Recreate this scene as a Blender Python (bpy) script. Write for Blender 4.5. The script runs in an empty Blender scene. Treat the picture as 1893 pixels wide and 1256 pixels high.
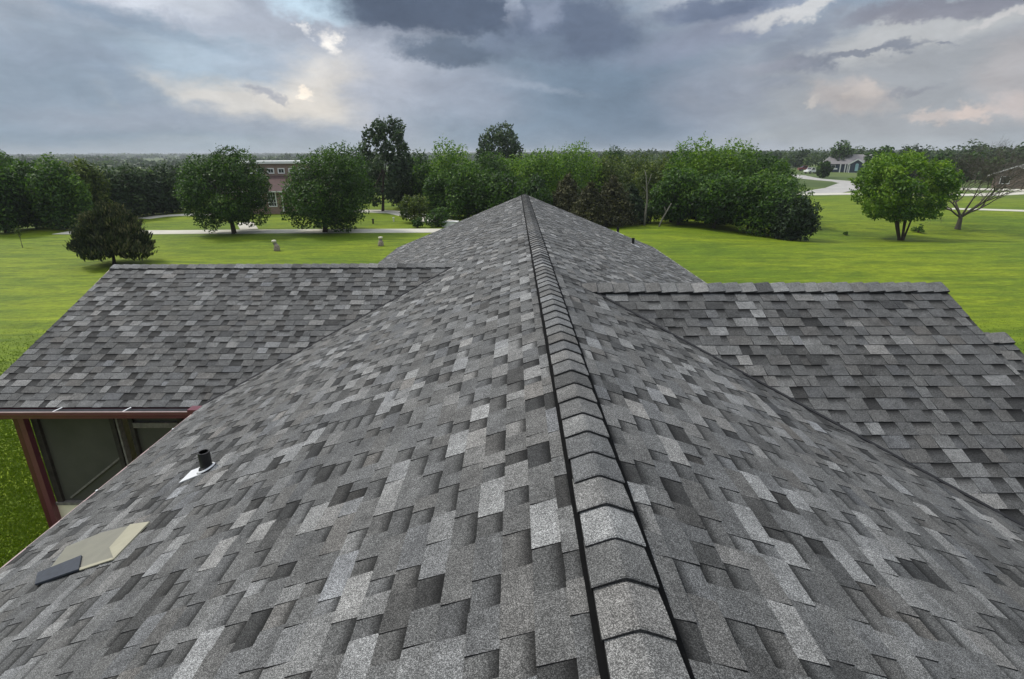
import bpy, math, random
import numpy as np
from mathutils import Vector, Matrix

# ------------------------------------------------------------------ camera, sky, sun, exposure
SC = bpy.context.scene
COL = SC.collection
FPX, PITCH, YAW, ROLL = 1001.95, 0.3310, -0.0051, 0.0051   # focal length in pixels of a 1893 px wide picture
CX, CY = 946.5, 628.0
EYE = 6.5                                                  # camera height over the lawn
EXPOSURE = 0.36
SUN_AZ, SUN_EL, SUN_E = math.radians(-62), math.radians(50), 2.1

_F = Vector((math.sin(YAW)*math.cos(PITCH), math.cos(YAW)*math.cos(PITCH), -math.sin(PITCH)))
_R0 = Vector((math.cos(YAW), -math.sin(YAW), 0)); _D0 = _F.cross(_R0)
_R = math.cos(ROLL)*_R0 + math.sin(ROLL)*_D0
_D = -math.sin(ROLL)*_R0 + math.cos(ROLL)*_D0
cam = bpy.data.objects.new('camera', bpy.data.cameras.new('camera')); COL.objects.link(cam)
m = Matrix((_R, -_D, -_F)).transposed().to_4x4(); m.translation = (0, 0, EYE)
cam.matrix_world = m
cam.data.sensor_width = 36; cam.data.lens = FPX/1893*36; cam.data.clip_start = .05; cam.data.clip_end = 30000
SC.camera = cam

def ray(px, py):
    return (_F*FPX + _R*(px-CX) + _D*(py-CY)).normalized()
def azel(px, py):
    d = ray(px, py); return math.atan2(d.x, d.y), math.asin(d.z)

def lin(c):
    return tuple(((v/255+.055)/1.055)**2.4 if v > 10.3 else v/255/12.92 for v in c)

W = bpy.data.worlds.new('World'); SC.world = W; W.use_nodes = True
def build_world():
    nt = W.node_tree; N = nt.nodes; L = nt.links; N.clear()
    def nd(t, **k):
        n = N.new(t)
        for a, b in k.items(): setattr(n, a, b)
        return n
    def math_(op, a, b=None, c=None):
        n = nd('ShaderNodeMath', operation=op)
        for i, v in enumerate((a, b, c)):
            if v is None: continue
            if isinstance(v, (int, float)): n.inputs[i].default_value = v
            else: L.new(v, n.inputs[i])
        return n.outputs[0]
    tc = nd('ShaderNodeTexCoord'); sep = nd('ShaderNodeSeparateXYZ'); L.new(tc.outputs['Generated'], sep.inputs[0])
    az = math_('ARCTAN2', sep.outputs[0], sep.outputs[1]); el = math_('ARCSINE', sep.outputs[2])
    cmb = nd('ShaderNodeCombineXYZ'); L.new(az, cmb.inputs[0]); L.new(el, cmb.inputs[1])
    base = cmb.outputs[0]
    def noise(scale, det=5, rough=.55, stretch=(1, 2.2, 1), dist=0.0, off=(0, 0, 0)):
        mp = nd('ShaderNodeMapping'); mp.inputs['Scale'].default_value = stretch; mp.inputs['Location'].default_value = off
        L.new(base, mp.inputs[0])
        n = nd('ShaderNodeTexNoise'); n.inputs['Scale'].default_value = scale; n.inputs['Detail'].default_value = det
        n.inputs['Roughness'].default_value = rough; n.inputs['Distortion'].default_value = dist
        L.new(mp.outputs[0], n.inputs['Vector']); return n
    def warp(src, n, amp, ampy):
        s = nd('ShaderNodeVectorMath', operation='SUBTRACT'); L.new(n.outputs['Color'], s.inputs[0]); s.inputs[1].default_value = (.5, .5, .5)
        m2 = nd('ShaderNodeVectorMath', operation='MULTIPLY'); L.new(s.outputs[0], m2.inputs[0]); m2.inputs[1].default_value = (amp, ampy, 0)
        a = nd('ShaderNodeVectorMath', operation='ADD'); L.new(src, a.inputs[0]); L.new(m2.outputs[0], a.inputs[1]); return a.outputs[0]
    v_big = warp(warp(base, noise(4, 8, .6), .20, .10), noise(22, 5, .6, (1, 1.8, 1), off=(4, 4, 0)), .045, .03)
    v_fine = warp(warp(base, noise(9, 3, .5, off=(3, 1, 0)), .05, .03), noise(24, 8, .68, (1, 1.4, 1), off=(1, 7, 0)), .075, .05)
    cur = None
    def mix(fac, a, b):
        n = nd('ShaderNodeMix', data_type='RGBA'); 
        if isinstance(fac, float): n.inputs[0].default_value = fac
        else: L.new(fac, n.inputs[0])
        for s, v in ((n.inputs[6], a), (n.inputs[7], b)):
            if isinstance(v, tuple): s.default_value = (*v, 1)
            else: L.new(v, s)
        return n.outputs[2]
    # blue-grey base, paler toward the horizon and brighter overhead
    def ramp(val, a, b):
        n = nd('ShaderNodeMapRange', interpolation_type='SMOOTHSTEP'); L.new(val, n.inputs[0])
        n.inputs[1].default_value = a; n.inputs[2].default_value = b; return n.outputs[0]
    cur = mix(ramp(el, -.01, .12), lin((152, 164, 172)), lin((138, 152, 168)))
    wide = noise(2.2, 6, .6, (1, 2, 1), .4, (5, 2, 0))
    cur = mix(ramp(wide.outputs[0], .42, .68), cur, lin((172, 178, 188)))
    # blobs: px, py, rx, ry, angle(deg), colour, strength, softness, fine?
    B = BLOBS
    for (px, py, rx, ry, ang, col, st, soft, fine) in B:
        a, e = azel(px, py)
        a2, _ = azel(px+rx, py); _, e2 = azel(px, py-ry)
        mp = nd('ShaderNodeMapping', vector_type='TEXTURE')
        mp.inputs['Location'].default_value = (a, e, 0); mp.inputs['Rotation'].default_value = (0, 0, math.radians(ang))
        mp.inputs['Scale'].default_value = (abs(a2-a), abs(e2-e), 1)
        L.new(v_fine if fine else v_big, mp.inputs[0])
        ln = nd('ShaderNodeVectorMath', operation='LENGTH'); L.new(mp.outputs[0], ln.inputs[0])
        r = nd('ShaderNodeMapRange', interpolation_type='SMOOTHSTEP'); L.new(ln.outputs['Value'], r.inputs[0])
        r.inputs[1].default_value = 1+soft; r.inputs[2].default_value = max(0, 1-soft); r.inputs[3].default_value = 0; r.inputs[4].default_value = st
        cur = mix(r.outputs[0], cur, lin(col))
    # soft cloud texture everywhere
    n1 = noise(7, 8, .62, (1, 2.6, 1), .3, (2, 9, 0)); n2 = noise(30, 5, .6, (1, 2.2, 1), 0, (8, 3, 0))
    s = math_('MULTIPLY_ADD', n1.outputs[0], .50, .73); s2 = math_('MULTIPLY_ADD', n2.outputs[0], .10, s)
    n3 = noise(15, 8, .68, (1, 2.0, 1), .6, (6, 5, 0)); s2 = math_('MULTIPLY', s2, math_('MULTIPLY_ADD', n3.outputs[0], .40, .80)); s3 = math_('MULTIPLY', s2, 1.02)
    gm = nd('ShaderNodeGamma'); L.new(cur, gm.inputs[0]); gm.inputs[1].default_value = 1.22
    hs = nd('ShaderNodeHueSaturation'); L.new(gm.outputs[0], hs.inputs['Color']); hs.inputs['Saturation'].default_value = .90; cur = hs.outputs[0]
    sc = nd('ShaderNodeVectorMath', operation='SCALE'); L.new(cur, sc.inputs[0]); L.new(s3, sc.inputs['Scale'])
    # open daylight sky seen through the upper cloud deck
    sky = nd('ShaderNodeTexSky', sky_type='NISHITA'); sky.sun_disc = False
    sky.sun_elevation = SUN_EL; sky.sun_rotation = SUN_AZ; sky.air_density = 1; sky.dust_density = 1
    sk = nd('ShaderNodeVectorMath', operation='SCALE'); L.new(sky.outputs[0], sk.inputs[0]); sk.inputs['Scale'].default_value = .1
    up = ramp(el, .30, 1.0)
    bright = mix(.25, (1.15, 1.2, 1.28), sk.outputs[0])
    fin = mix(up, sc.outputs[0], bright)
    below = ramp(el, -.03, -.10)
    fin = mix(below, fin, (.06, .08, .05))
    bg = nd('ShaderNodeBackground'); L.new(fin, bg.inputs[0]); bg.inputs[1].default_value = 1.0
    out = nd('ShaderNodeOutputWorld'); L.new(bg.outputs[0], out.inputs[0])
    W.cycles.sampling_method = 'MANUAL'; W.cycles.sample_map_resolution = 512
BLOBS = [
 (120,170,330,120,0,(134,151,167),.75,.6,0),
 (330,10,300,70,-8,(176,182,194),.7,.6,0),
 (250,0,70,22,0,(205,210,218),.6,.6,1),
 (380,15,60,20,0,(200,206,214),.5,.6,1),
 (290,62,230,20,-14,(133,150,168),.75,.7,0),
 (130,110,160,26,-6,(150,162,178),.5,.6,0),
 (430,125,150,44,0,(172,190,204),.7,.7,0),
 (440,100,80,14,-10,(140,160,176),.5,.7,0),
 (640,110,190,110,0,(172,178,190),.6,.7,0),
 (590,14,75,26,0,(190,212,226),.8,.5,1),
 (700,170,120,110,0,(176,180,190),.5,.7,0),
 (470,188,190,34,-4,(208,204,198),.8,.5,0),
 (590,170,62,52,10,(212,207,199),.75,.7,0),
 (250,175,90,34,-30,(140,155,171),.8,.5,1),
 (380,225,280,24,-4,(158,166,178),.6,.6,0),
 (612,78,18,18,0,(238,234,228),.85,.7,1),
 (568,52,10,10,0,(228,228,228),.7,.6,1),
 (566,172,12,8,0,(236,226,212),.8,.6,1),
 (490,174,26,7,-15,(160,164,174),.8,.5,1),
 (525,182,18,7,-20,(165,168,176),.7,.5,1),
 (1130,190,260,140,0,(116,134,152),.95,.7,0),
 (930,230,140,60,0,(128,146,163),.6,.8,0),
 (860,180,110,45,0,(158,165,179),.55,.7,0),
 (800,18,185,52,-3,(92,105,125),.95,.32,1),
 (700,60,60,14,0,(150,158,172),.6,.6,1),
 (830,95,100,24,-2,(104,118,136),.9,.4,1),
 (925,80,40,20,0,(118,131,150),.8,.4,1),
 (952,18,14,34,0,(176,184,198),.8,.6,1),
 (1055,52,130,60,-6,(103,116,137),.9,.4,1),
 (1000,30,30,30,0,(150,160,178),.6,.6,1),
 (990,88,60,20,0,(118,132,150),.7,.5,1),
 (990,160,80,8,-8,(160,170,184),.4,.8,1),
 (1650,170,360,140,0,(158,161,165),.85,.5,0),
 (1330,55,190,40,14,(138,146,164),.8,.6,0),
 (1480,75,90,22,22,(132,141,156),.7,.5,0),
 (1310,12,120,24,8,(108,121,144),.85,.4,0),
 (1470,22,115,15,13,(196,197,198),.85,.5,1),
 (1700,62,230,34,6,(180,182,184),.8,.5,0),
 (1760,14,240,20,-2,(134,137,150),.85,.4,1),
 (1860,36,60,8,12,(194,193,194),.75,.6,1),
 (1480,118,70,18,4,(128,135,149),.8,.45,1),
 (1610,97,100,9,7,(126,133,146),.85,.45,1),
 (1740,84,18,5,0,(130,136,148),.8,.5,1),
 (1420,125,60,16,0,(160,164,176),.5,.6,1),
 (1440,160,50,12,8,(132,140,154),.5,.7,1),
 (1310,180,90,60,0,(152,157,170),.5,.8,0),
 (1580,172,75,30,-8,(178,173,172),.8,.45,1),
 (1508,184,16,8,20,(188,183,179),.7,.6,1),
 (1600,160,26,12,0,(188,181,177),.7,.6,1),
 (1690,164,50,7,4,(142,146,155),.7,.6,1),
 (1715,216,60,12,2,(190,181,177),.8,.55,1),
 (1795,211,34,14,0,(200,187,180),.85,.5,1),
 (1870,198,46,26,0,(192,182,178),.75,.6,1),
 (1880,130,70,60,0,(182,176,176),.5,.8,0),
 (1700,262,500,16,0,(164,170,174),.7,.8,0),
 (300,272,500,12,0,(160,170,178),.6,.8,0),
]
build_world()
sun = bpy.data.objects.new('sun', bpy.data.lights.new('sun', 'SUN')); COL.objects.link(sun)
sun.data.energy = SUN_E; sun.data.angle = math.radians(10); sun.data.color = (1, .95, .87)
_sd = Vector((math.sin(SUN_AZ)*math.cos(SUN_EL), math.cos(SUN_AZ)*math.cos(SUN_EL), math.sin(SUN_EL)))
sun.rotation_euler = _sd.to_track_quat('Z', 'Y').to_euler()
SC.view_settings.view_transform = 'Standard'; SC.view_settings.look = 'None'
SC.view_settings.exposure = EXPOSURE; SC.view_settings.gamma = 1
SC.cycles.volume_bounces = 0; SC.cycles.max_bounces = 8

# ------------------------------------------------------------------ helpers
def tag(o, label=None, cat=None, group=None, kind=None):
    if label: o['label'] = label
    if cat: o['category'] = cat
    if group: o['group'] = group
    if kind: o['kind'] = kind
    return o
def link(o, parent=None):
    COL.objects.link(o)
    if parent: o.parent = parent
    return o
def empty(name, loc, label, cat, group=None, rz=0):
    o = bpy.data.objects.new(name, None); link(o); o.location = loc; o.rotation_euler = (0, 0, rz)
    o.empty_display_size = .3
    return tag(o, label, cat, group)

class MB:
    def __init__(s): s.v = []; s.f = []; s.m = []
    def face(s, pts, mi=0):
        b = len(s.v); s.v += [tuple(p) for p in pts]; s.f.append(tuple(range(b, b+len(pts)))); s.m.append(mi)
    def box(s, a, b, mi=0, M=None):
        x0, y0, z0 = a; x1, y1, z1 = b
        P = [(x0,y0,z0),(x1,y0,z0),(x1,y1,z0),(x0,y1,z0),(x0,y0,z1),(x1,y0,z1),(x1,y1,z1),(x0,y1,z1)]
        if M is not None: P = [tuple(M @ Vector(p)) for p in P]
        n = len(s.v); s.v += P
        for q in ((0,3,2,1),(4,5,6,7),(0,1,5,4),(1,2,6,5),(2,3,7,6),(3,0,4,7)):
            s.f.append(tuple(n+i for i in q)); s.m.append(mi)
    def beam(s, p, q, w, h, mi=0, up=(0, 0, 1)):
        p = Vector(p); q = Vector(q); d = (q-p); L = d.length; d.normalize()
        sd = d.cross(Vector(up)); 
        if sd.length < 1e-4: sd = Vector((1, 0, 0))
        sd.normalize(); u = sd.cross(d)
        M = Matrix((sd, d, u)).transposed().to_4x4(); M.translation = p
        s.box((-w/2, 0, -h/2), (w/2, L, h/2), mi, M)
    def tube(s, pts, rad, n=8, mi=0, cap=True):
        rings = []
        for i, p in enumerate(pts):
            p = Vector(p)
            d = (Vector(pts[min(i+1, len(pts)-1)]) - Vector(pts[max(i-1, 0)])).normalized()
            a = d.cross(Vector((0, 1, 0)))
            if a.length < .2: a = d.cross(Vector((1, 0, 0)))
            a.normalize(); b = d.cross(a)
            k = len(s.v); rings.append(k)
            for j in range(n):
                t = 2*math.pi*j/n; s.v.append(tuple(p + (a*math.cos(t)+b*math.sin(t))*rad[i]))
        for r in range(len(rings)-1):
            for j in range(n):
                s.f.append((rings[r]+j, rings[r]+(j+1) % n, rings[r+1]+(j+1) % n, rings[r+1]+j)); s.m.append(mi)
        if cap:
            s.f.append(tuple(rings[-1]+j for j in range(n))); s.m.append(mi)
            s.f.append(tuple(rings[0]+n-1-j for j in range(n))); s.m.append(mi)
    def build(s, name, mats, parent=None, smooth=False, loc=None):
        me = bpy.data.meshes.new(name); me.from_pydata(s.v, [], s.f)
        if not isinstance(mats, (list, tuple)): mats = [mats]
        for mm in mats: me.materials.append(mm)
        me.polygons.foreach_set('material_index', s.m)
        if smooth: me.polygons.foreach_set('use_smooth', [True]*len(s.f))
        me.update()
        o = bpy.data.objects.new(name, me); link(o, parent)
        if loc: o.location = loc
        return o

def quads(name, V, mat, parent=None, attrs=None, uv=None, k=4):
    """V: (n, k, 3) array of separate k-gons."""
    n = V.shape[0]; me = bpy.data.meshes.new(name)
    me.vertices.add(n*k); me.vertices.foreach_set('co', V.reshape(-1).astype(np.float32))
    me.loops.add(n*k); me.loops.foreach_set('vertex_index', np.arange(n*k, dtype=np.int32))
    me.polygons.add(n); me.polygons.foreach_set('loop_start', np.arange(0, n*k, k, dtype=np.int32))
    me.polygons.foreach_set('loop_total', np.full(n, k, dtype=np.int32))
    for a, arr in (attrs or {}).items():
        at = me.attributes.new(a, 'FLOAT', 'FACE'); at.data.foreach_set('value', arr.astype(np.float32))
    if uv is not None:
        u = me.uv_layers.new(name='UVMap'); u.data.foreach_set('uv', uv.reshape(-1).astype(np.float32))
    me.materials.append(mat); me.update(calc_edges=True)
    o = bpy.data.objects.new(name, me); link(o, parent); return o

# ------------------------------------------------------------------ materials
class Mat:
    def __init__(s, name, rough=.6, spec=.4):
        s.m = bpy.data.materials.new(name); s.m.use_nodes = True; s.nt = s.m.node_tree; s.N = s.nt.nodes; s.L = s.nt.links
        s.b = s.N['Principled BSDF']; s.b.inputs['Roughness'].default_value = rough; s.b.inputs['Specular IOR Level'].default_value = spec
        s.tc = s.N.new('ShaderNodeTexCoord')
    def nd(s, t, **k):
        n = s.N.new(t)
        for a, b in k.items(): setattr(n, a, b)
        return n
    def put(s, sock, v):
        if isinstance(v, (int, float)): sock.default_value = v
        elif isinstance(v, tuple): sock.default_value = (*v, 1) if len(v) == 3 and len(sock.default_value) == 4 else v
        else: s.L.new(v, sock)
    def math(s, op, a, b=0., c=0.):
        n = s.nd('ShaderNodeMath', operation=op); s.put(n.inputs[0], a); s.put(n.inputs[1], b); s.put(n.inputs[2], c); return n.outputs[0]
    def noise(s, scale, det=3, rough=.5, stretch=None, out='Fac', dist=0, coord='Object'):
        n = s.nd('ShaderNodeTexNoise'); n.inputs['Scale'].default_value = scale; n.inputs['Detail'].default_value = det
        n.inputs['Roughness'].default_value = rough; n.inputs['Distortion'].default_value = dist
        src = s.tc.outputs[coord]
        if stretch:
            mp = s.nd('ShaderNodeMapping'); mp.inputs['Scale'].default_value = stretch[:3]
            if len(stretch) > 3: mp.inputs['Rotation'].default_value = (0, 0, stretch[3])
            s.L.new(src, mp.inputs[0]); src = mp.outputs[0]
        s.L.new(src, n.inputs['Vector']); return n.outputs[out]
    def ramp(s, v, a, b, c=0., d=1., t='SMOOTHSTEP'):
        n = s.nd('ShaderNodeMapRange', interpolation_type=t)
        for i, x in enumerate((v, a, b, c, d)): s.put(n.inputs[i], x)
        return n.outputs[0]
    def mix(s, f, a, b, mode='MIX'):
        n = s.nd('ShaderNodeMix', data_type='RGBA', blend_type=mode); s.put(n.inputs[0], f); s.put(n.inputs[6], a); s.put(n.inputs[7], b); return n.outputs[2]
    def scale(s, col, f):
        n = s.nd('ShaderNodeVectorMath', operation='SCALE'); s.put(n.inputs[0], col); s.put(n.inputs['Scale'], f); return n.outputs[0]
    def attr(s, name):
        n = s.nd('ShaderNodeAttribute'); n.attribute_name = name; return n.outputs['Fac']
    def bump(s, h, dist=.01, st=1.):
        n = s.nd('ShaderNodeBump'); s.put(n.inputs['Height'], h); n.inputs['Distance'].default_value = dist; n.inputs['Strength'].default_value = st
        s.L.new(n.outputs[0], s.b.inputs['Normal'])
    def col(s, c): s.put(s.b.inputs['Base Color'], c); return s.m

def plain(name, c, rough=.6, spec=.4, var=.12, sc=3., bump=0, metal=0):
    m = Mat(name, rough, spec); m.b.inputs['Metallic'].default_value = metal
    n = m.noise(sc, 5, .6); n2 = m.noise(sc*14, 3, .6)
    f = m.math('ADD', m.ramp(n, .25, .75, 1-var, 1+var, 'LINEAR'), m.ramp(n2, .2, .8, -var*.5, var*.5, 'LINEAR'))
    r = m.nd('ShaderNodeRGB'); r.outputs[0].default_value = (*c, 1)
    if bump: m.bump(n2, bump, .6)
    return m.col(m.scale(r.outputs[0], f))

def shingle_mat(name):
    m = Mat(name, .88, .25)
    sh = m.attr('shade'); gap = m.attr('gap'); tint = m.attr('tint'); edge = m.attr('edge')
    uv = m.nd('ShaderNodeSeparateXYZ'); m.L.new(m.tc.outputs['UV'], uv.inputs[0])
    v = m.nd('ShaderNodeTexVoronoi'); v.inputs['Scale'].default_value = 330; m.L.new(m.tc.outputs['Object'], v.inputs['Vector'])
    bw = m.nd('ShaderNodeSeparateColor'); m.L.new(v.outputs['Color'], bw.inputs[0])
    gr = m.math('POWER', bw.outputs[0], 2.2)
    gran = m.ramp(gr, 0, 1, .40, 2.45, 'LINEAR')
    mid = m.ramp(m.noise(55, 3, .7), .3, .7, .86, 1.14, 'LINEAR')
    blend = m.math('MULTIPLY', m.ramp(m.noise(4.5, 3, .6), .3, .7, .80, 1.20, 'LINEAR'), m.ramp(m.noise(15, 3, .6), .3, .7, .86, 1.14, 'LINEAR'))
    weather = m.ramp(m.noise(.5, 4, .6), .3, .7, .92, 1.08, 'LINEAR')
    # printed dark band plus painted contact shade at the top of each recessed tab
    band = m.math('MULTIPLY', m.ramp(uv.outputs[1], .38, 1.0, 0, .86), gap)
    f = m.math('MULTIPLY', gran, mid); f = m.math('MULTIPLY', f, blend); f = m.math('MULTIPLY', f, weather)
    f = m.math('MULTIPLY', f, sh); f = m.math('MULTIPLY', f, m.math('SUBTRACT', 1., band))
    c = m.mix(m.ramp(tint, 0, .5, 1, 0, 'LINEAR'), (1.005, 1.01, .985), (.97, 1.0, 1.04))
    c = m.mix(m.ramp(tint, .5, 1, 0, 1, 'LINEAR'), c, (1.08, 1.01, .92))
    c = m.scale(c, f)
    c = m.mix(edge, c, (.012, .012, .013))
    h = m.math('ADD', m.math('MULTIPLY', bw.outputs[0], .6), m.noise(120, 2, .6))
    m.bump(h, .0012, .8)
    return m.col(c)

def leaf_mat(name, a, b, c3, rough=.55, trans=.32):
    m = Mat(name, rough, .3); s = m.attr('shade')
    cr = m.nd('ShaderNodeValToRGB'); e = cr.color_ramp.elements
    e[0].position = 0; e[0].color = (*a, 1); e[1].position = 1; e[1].color = (*c3, 1)
    x = e.new(.55); x.color = (*b, 1)
    m.put(cr.inputs[0], s)
    m.put(m.b.inputs['Base Color'], cr.outputs[0])
    tr = m.nd('ShaderNodeBsdfTranslucent'); 
    tc = m.mix(.6, cr.outputs[0], (.9, 1.0, .35), 'MULTIPLY'); m.L.new(m.scale(tc, 1.4), tr.inputs[0])
    mx = m.nd('ShaderNodeMixShader'); mx.inputs[0].default_value = trans
    m.L.new(m.b.outputs[0], mx.inputs[1]); m.L.new(tr.outputs[0], mx.inputs[2])
    m.L.new(mx.outputs[0], m.N['Material Output'].inputs[0]); return m.m

def bark_mat(name, c):
    m = Mat(name, .9, .2); n = m.noise(6, 5, .6, (1, 1, .25)); m.bump(n, .03, 1)
    return m.col(m.scale(m.mix(n, tuple(x*.6 for x in c), tuple(x*1.5 for x in c)), 1.))

def brick_mat(name, c1, c2, mortar, scale=1.):
    m = Mat(name, .85, .25); b = m.nd('ShaderNodeTexBrick'); 
    sp = m.nd('ShaderNodeSeparateXYZ'); m.L.new(m.tc.outputs['Object'], sp.inputs[0])
    cb = m.nd('ShaderNodeCombineXYZ'); m.L.new(m.math('ADD', sp.outputs[0], sp.outputs[1]), cb.inputs[0]); m.L.new(sp.outputs[2], cb.inputs[1])
    m.L.new(cb.outputs[0], b.inputs['Vector'])
    b.inputs['Color1'].default_value = (*c1, 1); b.inputs['Color2'].default_value = (*c2, 1); b.inputs['Mortar'].default_value = (*mortar, 1)
    b.inputs['Scale'].default_value = scale; b.inputs['Brick Width'].default_value = .23; b.inputs['Row Height'].default_value = .076; b.inputs['Mortar Size'].default_value = .01
    n = m.noise(1.5, 4, .6); return m.col(m.scale(b.outputs[0], m.ramp(n, .3, .7, .85, 1.15, 'LINEAR')))

def siding_mat(name, c, pitch=.12):
    m = Mat(name, .6, .35); sp = m.nd('ShaderNodeSeparateXYZ'); m.L.new(m.tc.outputs['Object'], sp.inputs[0])
    fr = m.math('FRACT', m.math('DIVIDE', sp.outputs[2], pitch)); m.bump(fr, .012, 1)
    n = m.noise(2, 4, .6); return m.col(m.scale(m.mix(0., c, c), m.ramp(n, .3, .7, .92, 1.08, 'LINEAR')))

def grass_mat():
    m = Mat('lawn', .75, .15)
    a = m.noise(.10, 5, .6, (.6, 1, 1)); b = m.noise(.55, 8, .78, (.35, 1.3, 1, .12), dist=.6); c = m.noise(4.5, 4, .75, (.6, 1.0, 1)); d = m.noise(22, 3, .7); e = m.noise(.9, 7, .75, (.18, 1.6, 1, -.08))
    base = m.mix(m.ramp(a, .35, .65), (.098, .154, .006), (.164, .212, .007))
    base = m.mix(m.ramp(b, .40, .66, 0, .85), base, (.056, .100, .005))
    base = m.mix(m.ramp(e, .50, .72, 0, .55), base, (.240, .285, .012))
    base = m.scale(base, m.math('MULTIPLY', m.ramp(c, .3, .7, .74, 1.26, 'LINEAR'), m.ramp(m.noise(1.3, 4, .7, (.5, 1.3, 1, .1)), .3, .7, .80, 1.20, 'LINEAR')))
    base = m.scale(base, m.ramp(d, .25, .75, .72, 1.28, 'LINEAR'))
    # rough unmown country beyond the lawn
    sp = m.nd('ShaderNodeVectorMath', operation='LENGTH'); m.L.new(m.tc.outputs['Object'], sp.inputs[0])
    far = m.ramp(sp.outputs['Value'], 90, 130)
    field = m.mix(m.ramp(m.noise(.02, 4, .6), .4, .6), (.10, .135, .035), (.055, .085, .02))
    h = m.math('ADD', c, m.math('MULTIPLY', d, .6)); m.bump(h, .04, .35)
    return m.col(m.mix(far, base, field))

SHN = shingle_mat('asphalt_shingles')
BLACK = plain('black_plastic', (.010, .010, .011), .5, .4, .2, 20)
MAROON = plain('maroon_paint', (.130, .036, .050), .35, .5, .14, 4)
MAROON_D = plain('dark_maroon_paint', (.085, .016, .022), .4, .5, .14, 4)
CREAM = siding_mat('cream_siding', (.86, .79, .62))
WHITE = plain('white_paint', (.72, .72, .70), .5, .4, .06, 3)
GREYM = plain('weathered_aluminium', (.20, .20, .20), .5, .5, .2, 9)
ALU = plain('bright_flashing_metal', (.64, .65, .66), .4, .6, .06, 12)
FRAME = plain('dark_weathered_frame', (.035, .030, .026), .7, .3, .5, 9)
FRAME_G = plain('grey_weathered_frame', (.17, .16, .14), .7, .3, .4, 14)
CONC = plain('pale_concrete', (.50, .48, .41), .85, .2, .14, .5)
GRAVEL = plain('grey_gravel', (.36, .35, .33), .9, .2, .2, .5)
BARK = bark_mat('brown_bark', (.055, .042, .032)); BARK_D = bark_mat('dark_bark', (.030, .024, .019)); BARK_W = bark_mat('pale_bark', (.17, .16, .135)); BARK_G = bark_mat('grey_bark', (.085, .075, .062))
G_MID = leaf_mat('leaf_mid', (.014, .038, .007), (.046, .108, .012), (.125, .220, .022))
G_DARK = leaf_mat('leaf_dark', (.012, .031, .007), (.036, .086, .011), (.098, .180, .020))
G_LIGHT = leaf_mat('leaf_light', (.026, .074, .006), (.105, .205, .012), (.205, .310, .022))
G_BLUE = leaf_mat('leaf_bluegreen', (.016, .032, .015), (.045, .080, .034), (.140, .190, .095))
G_OLIVE = leaf_mat('leaf_olive', (.026, .046, .010), (.080, .120, .018), (.185, .220, .038))
G_CEDAR = leaf_mat('cedar_needles', (.010, .022, .009), (.026, .052, .018), (.068, .105, .034), .7, .15)
G_BROWN = leaf_mat('cedar_brown_needles', (.018, .021, .007), (.048, .050, .017), (.105, .100, .036), .7, .15)
G_JUN = leaf_mat('juniper_needles', (.011, .018, .007), (.034, .050, .016), (.155, .145, .070), .7, .15)

# ------------------------------------------------------------------ terrain
def sm(a, b, x):
    if a > b: return 1-sm(b, a, x)
    t = np.clip((x-a)/(b-a), 0, 1); return t*t*(3-2*t)
def H(x, y):
    x = np.asarray(x, float); y = np.asarray(y, float); r = np.hypot(x, y)
    left = 1-sm(-5, 60, x+0*y)
    z = -5.5*sm(85, 200, r)*left*(1-sm(400, 2200, r)) - 1.5*sm(60, 220, r)*(1-left)*0
    z = z - .9*np.exp(-((y-48-.12*(x-30))/6.)**2)*sm(14, 30, x)*(1-sm(75, 120, x))
    z = z + .25*np.sin(x*.045+1)*np.sin(y*.05)*sm(25, 70, r)
    z = z + 7*sm(1800, 5000, r)*(.6+.4*np.sin(np.arctan2(x, y+1e-6)*9))
    return z
def Hs(x, y): return float(H(x, y))
def ground(px, py, tmax=3000):
    d = ray(px, py); t = EYE/max(1e-4, -d.z)
    for _ in range(30):
        t = min(tmax, (EYE-Hs(d.x*t, d.y*t))/max(1e-4, -d.z))
    return Vector((d.x*t, d.y*t, Hs(d.x*t, d.y*t)))
def at_dist(px, dist, py=None):
    """ground point in the column px at horizontal distance dist, and the height seen at py there"""
    d = ray(px, 330 if py is None else (330+py)/2); k = dist/math.hypot(d.x, d.y)
    p = Vector((d.x*k, d.y*k, 0)); p.z = Hs(p.x, p.y)
    if py is None: return p
    e = ray(px, py); return p, EYE + e.z/math.hypot(e.x, e.y)*dist - p.z
def on_y(px, py, Y):
    d = ray(px, py); t = Y/d.y; return Vector((d.x*t, Y, EYE+d.z*t))

def build_terrain():
    rs = np.concatenate([np.linspace(0, 130, 66), np.geomspace(134, 9000, 60)])
    th = np.linspace(-math.pi, math.pi, 241)[:-1]
    R_, T_ = np.meshgrid(rs, th, indexing='ij'); X = R_*np.sin(T_); Y = R_*np.cos(T_); Z = H(X, Y)
    V = np.stack([X, Y, Z], -1).reshape(-1, 3); n = len(th)
    f = []
    for i in range(len(rs)-1):
        for j in range(n):
            a = i*n+j; b = i*n+(j+1) % n
            f.append((a, b, b+n, a+n) if i else (a, b+n, a+n))
    me = bpy.data.meshes.new('ground'); me.from_pydata(V.tolist(), [], f); me.materials.append(grass_mat())
    me.polygons.foreach_set('use_smooth', [True]*len(f)); me.update()
    o = bpy.data.objects.new('ground', me); link(o); tag(o, kind='structure')
build_terrain()

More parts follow.
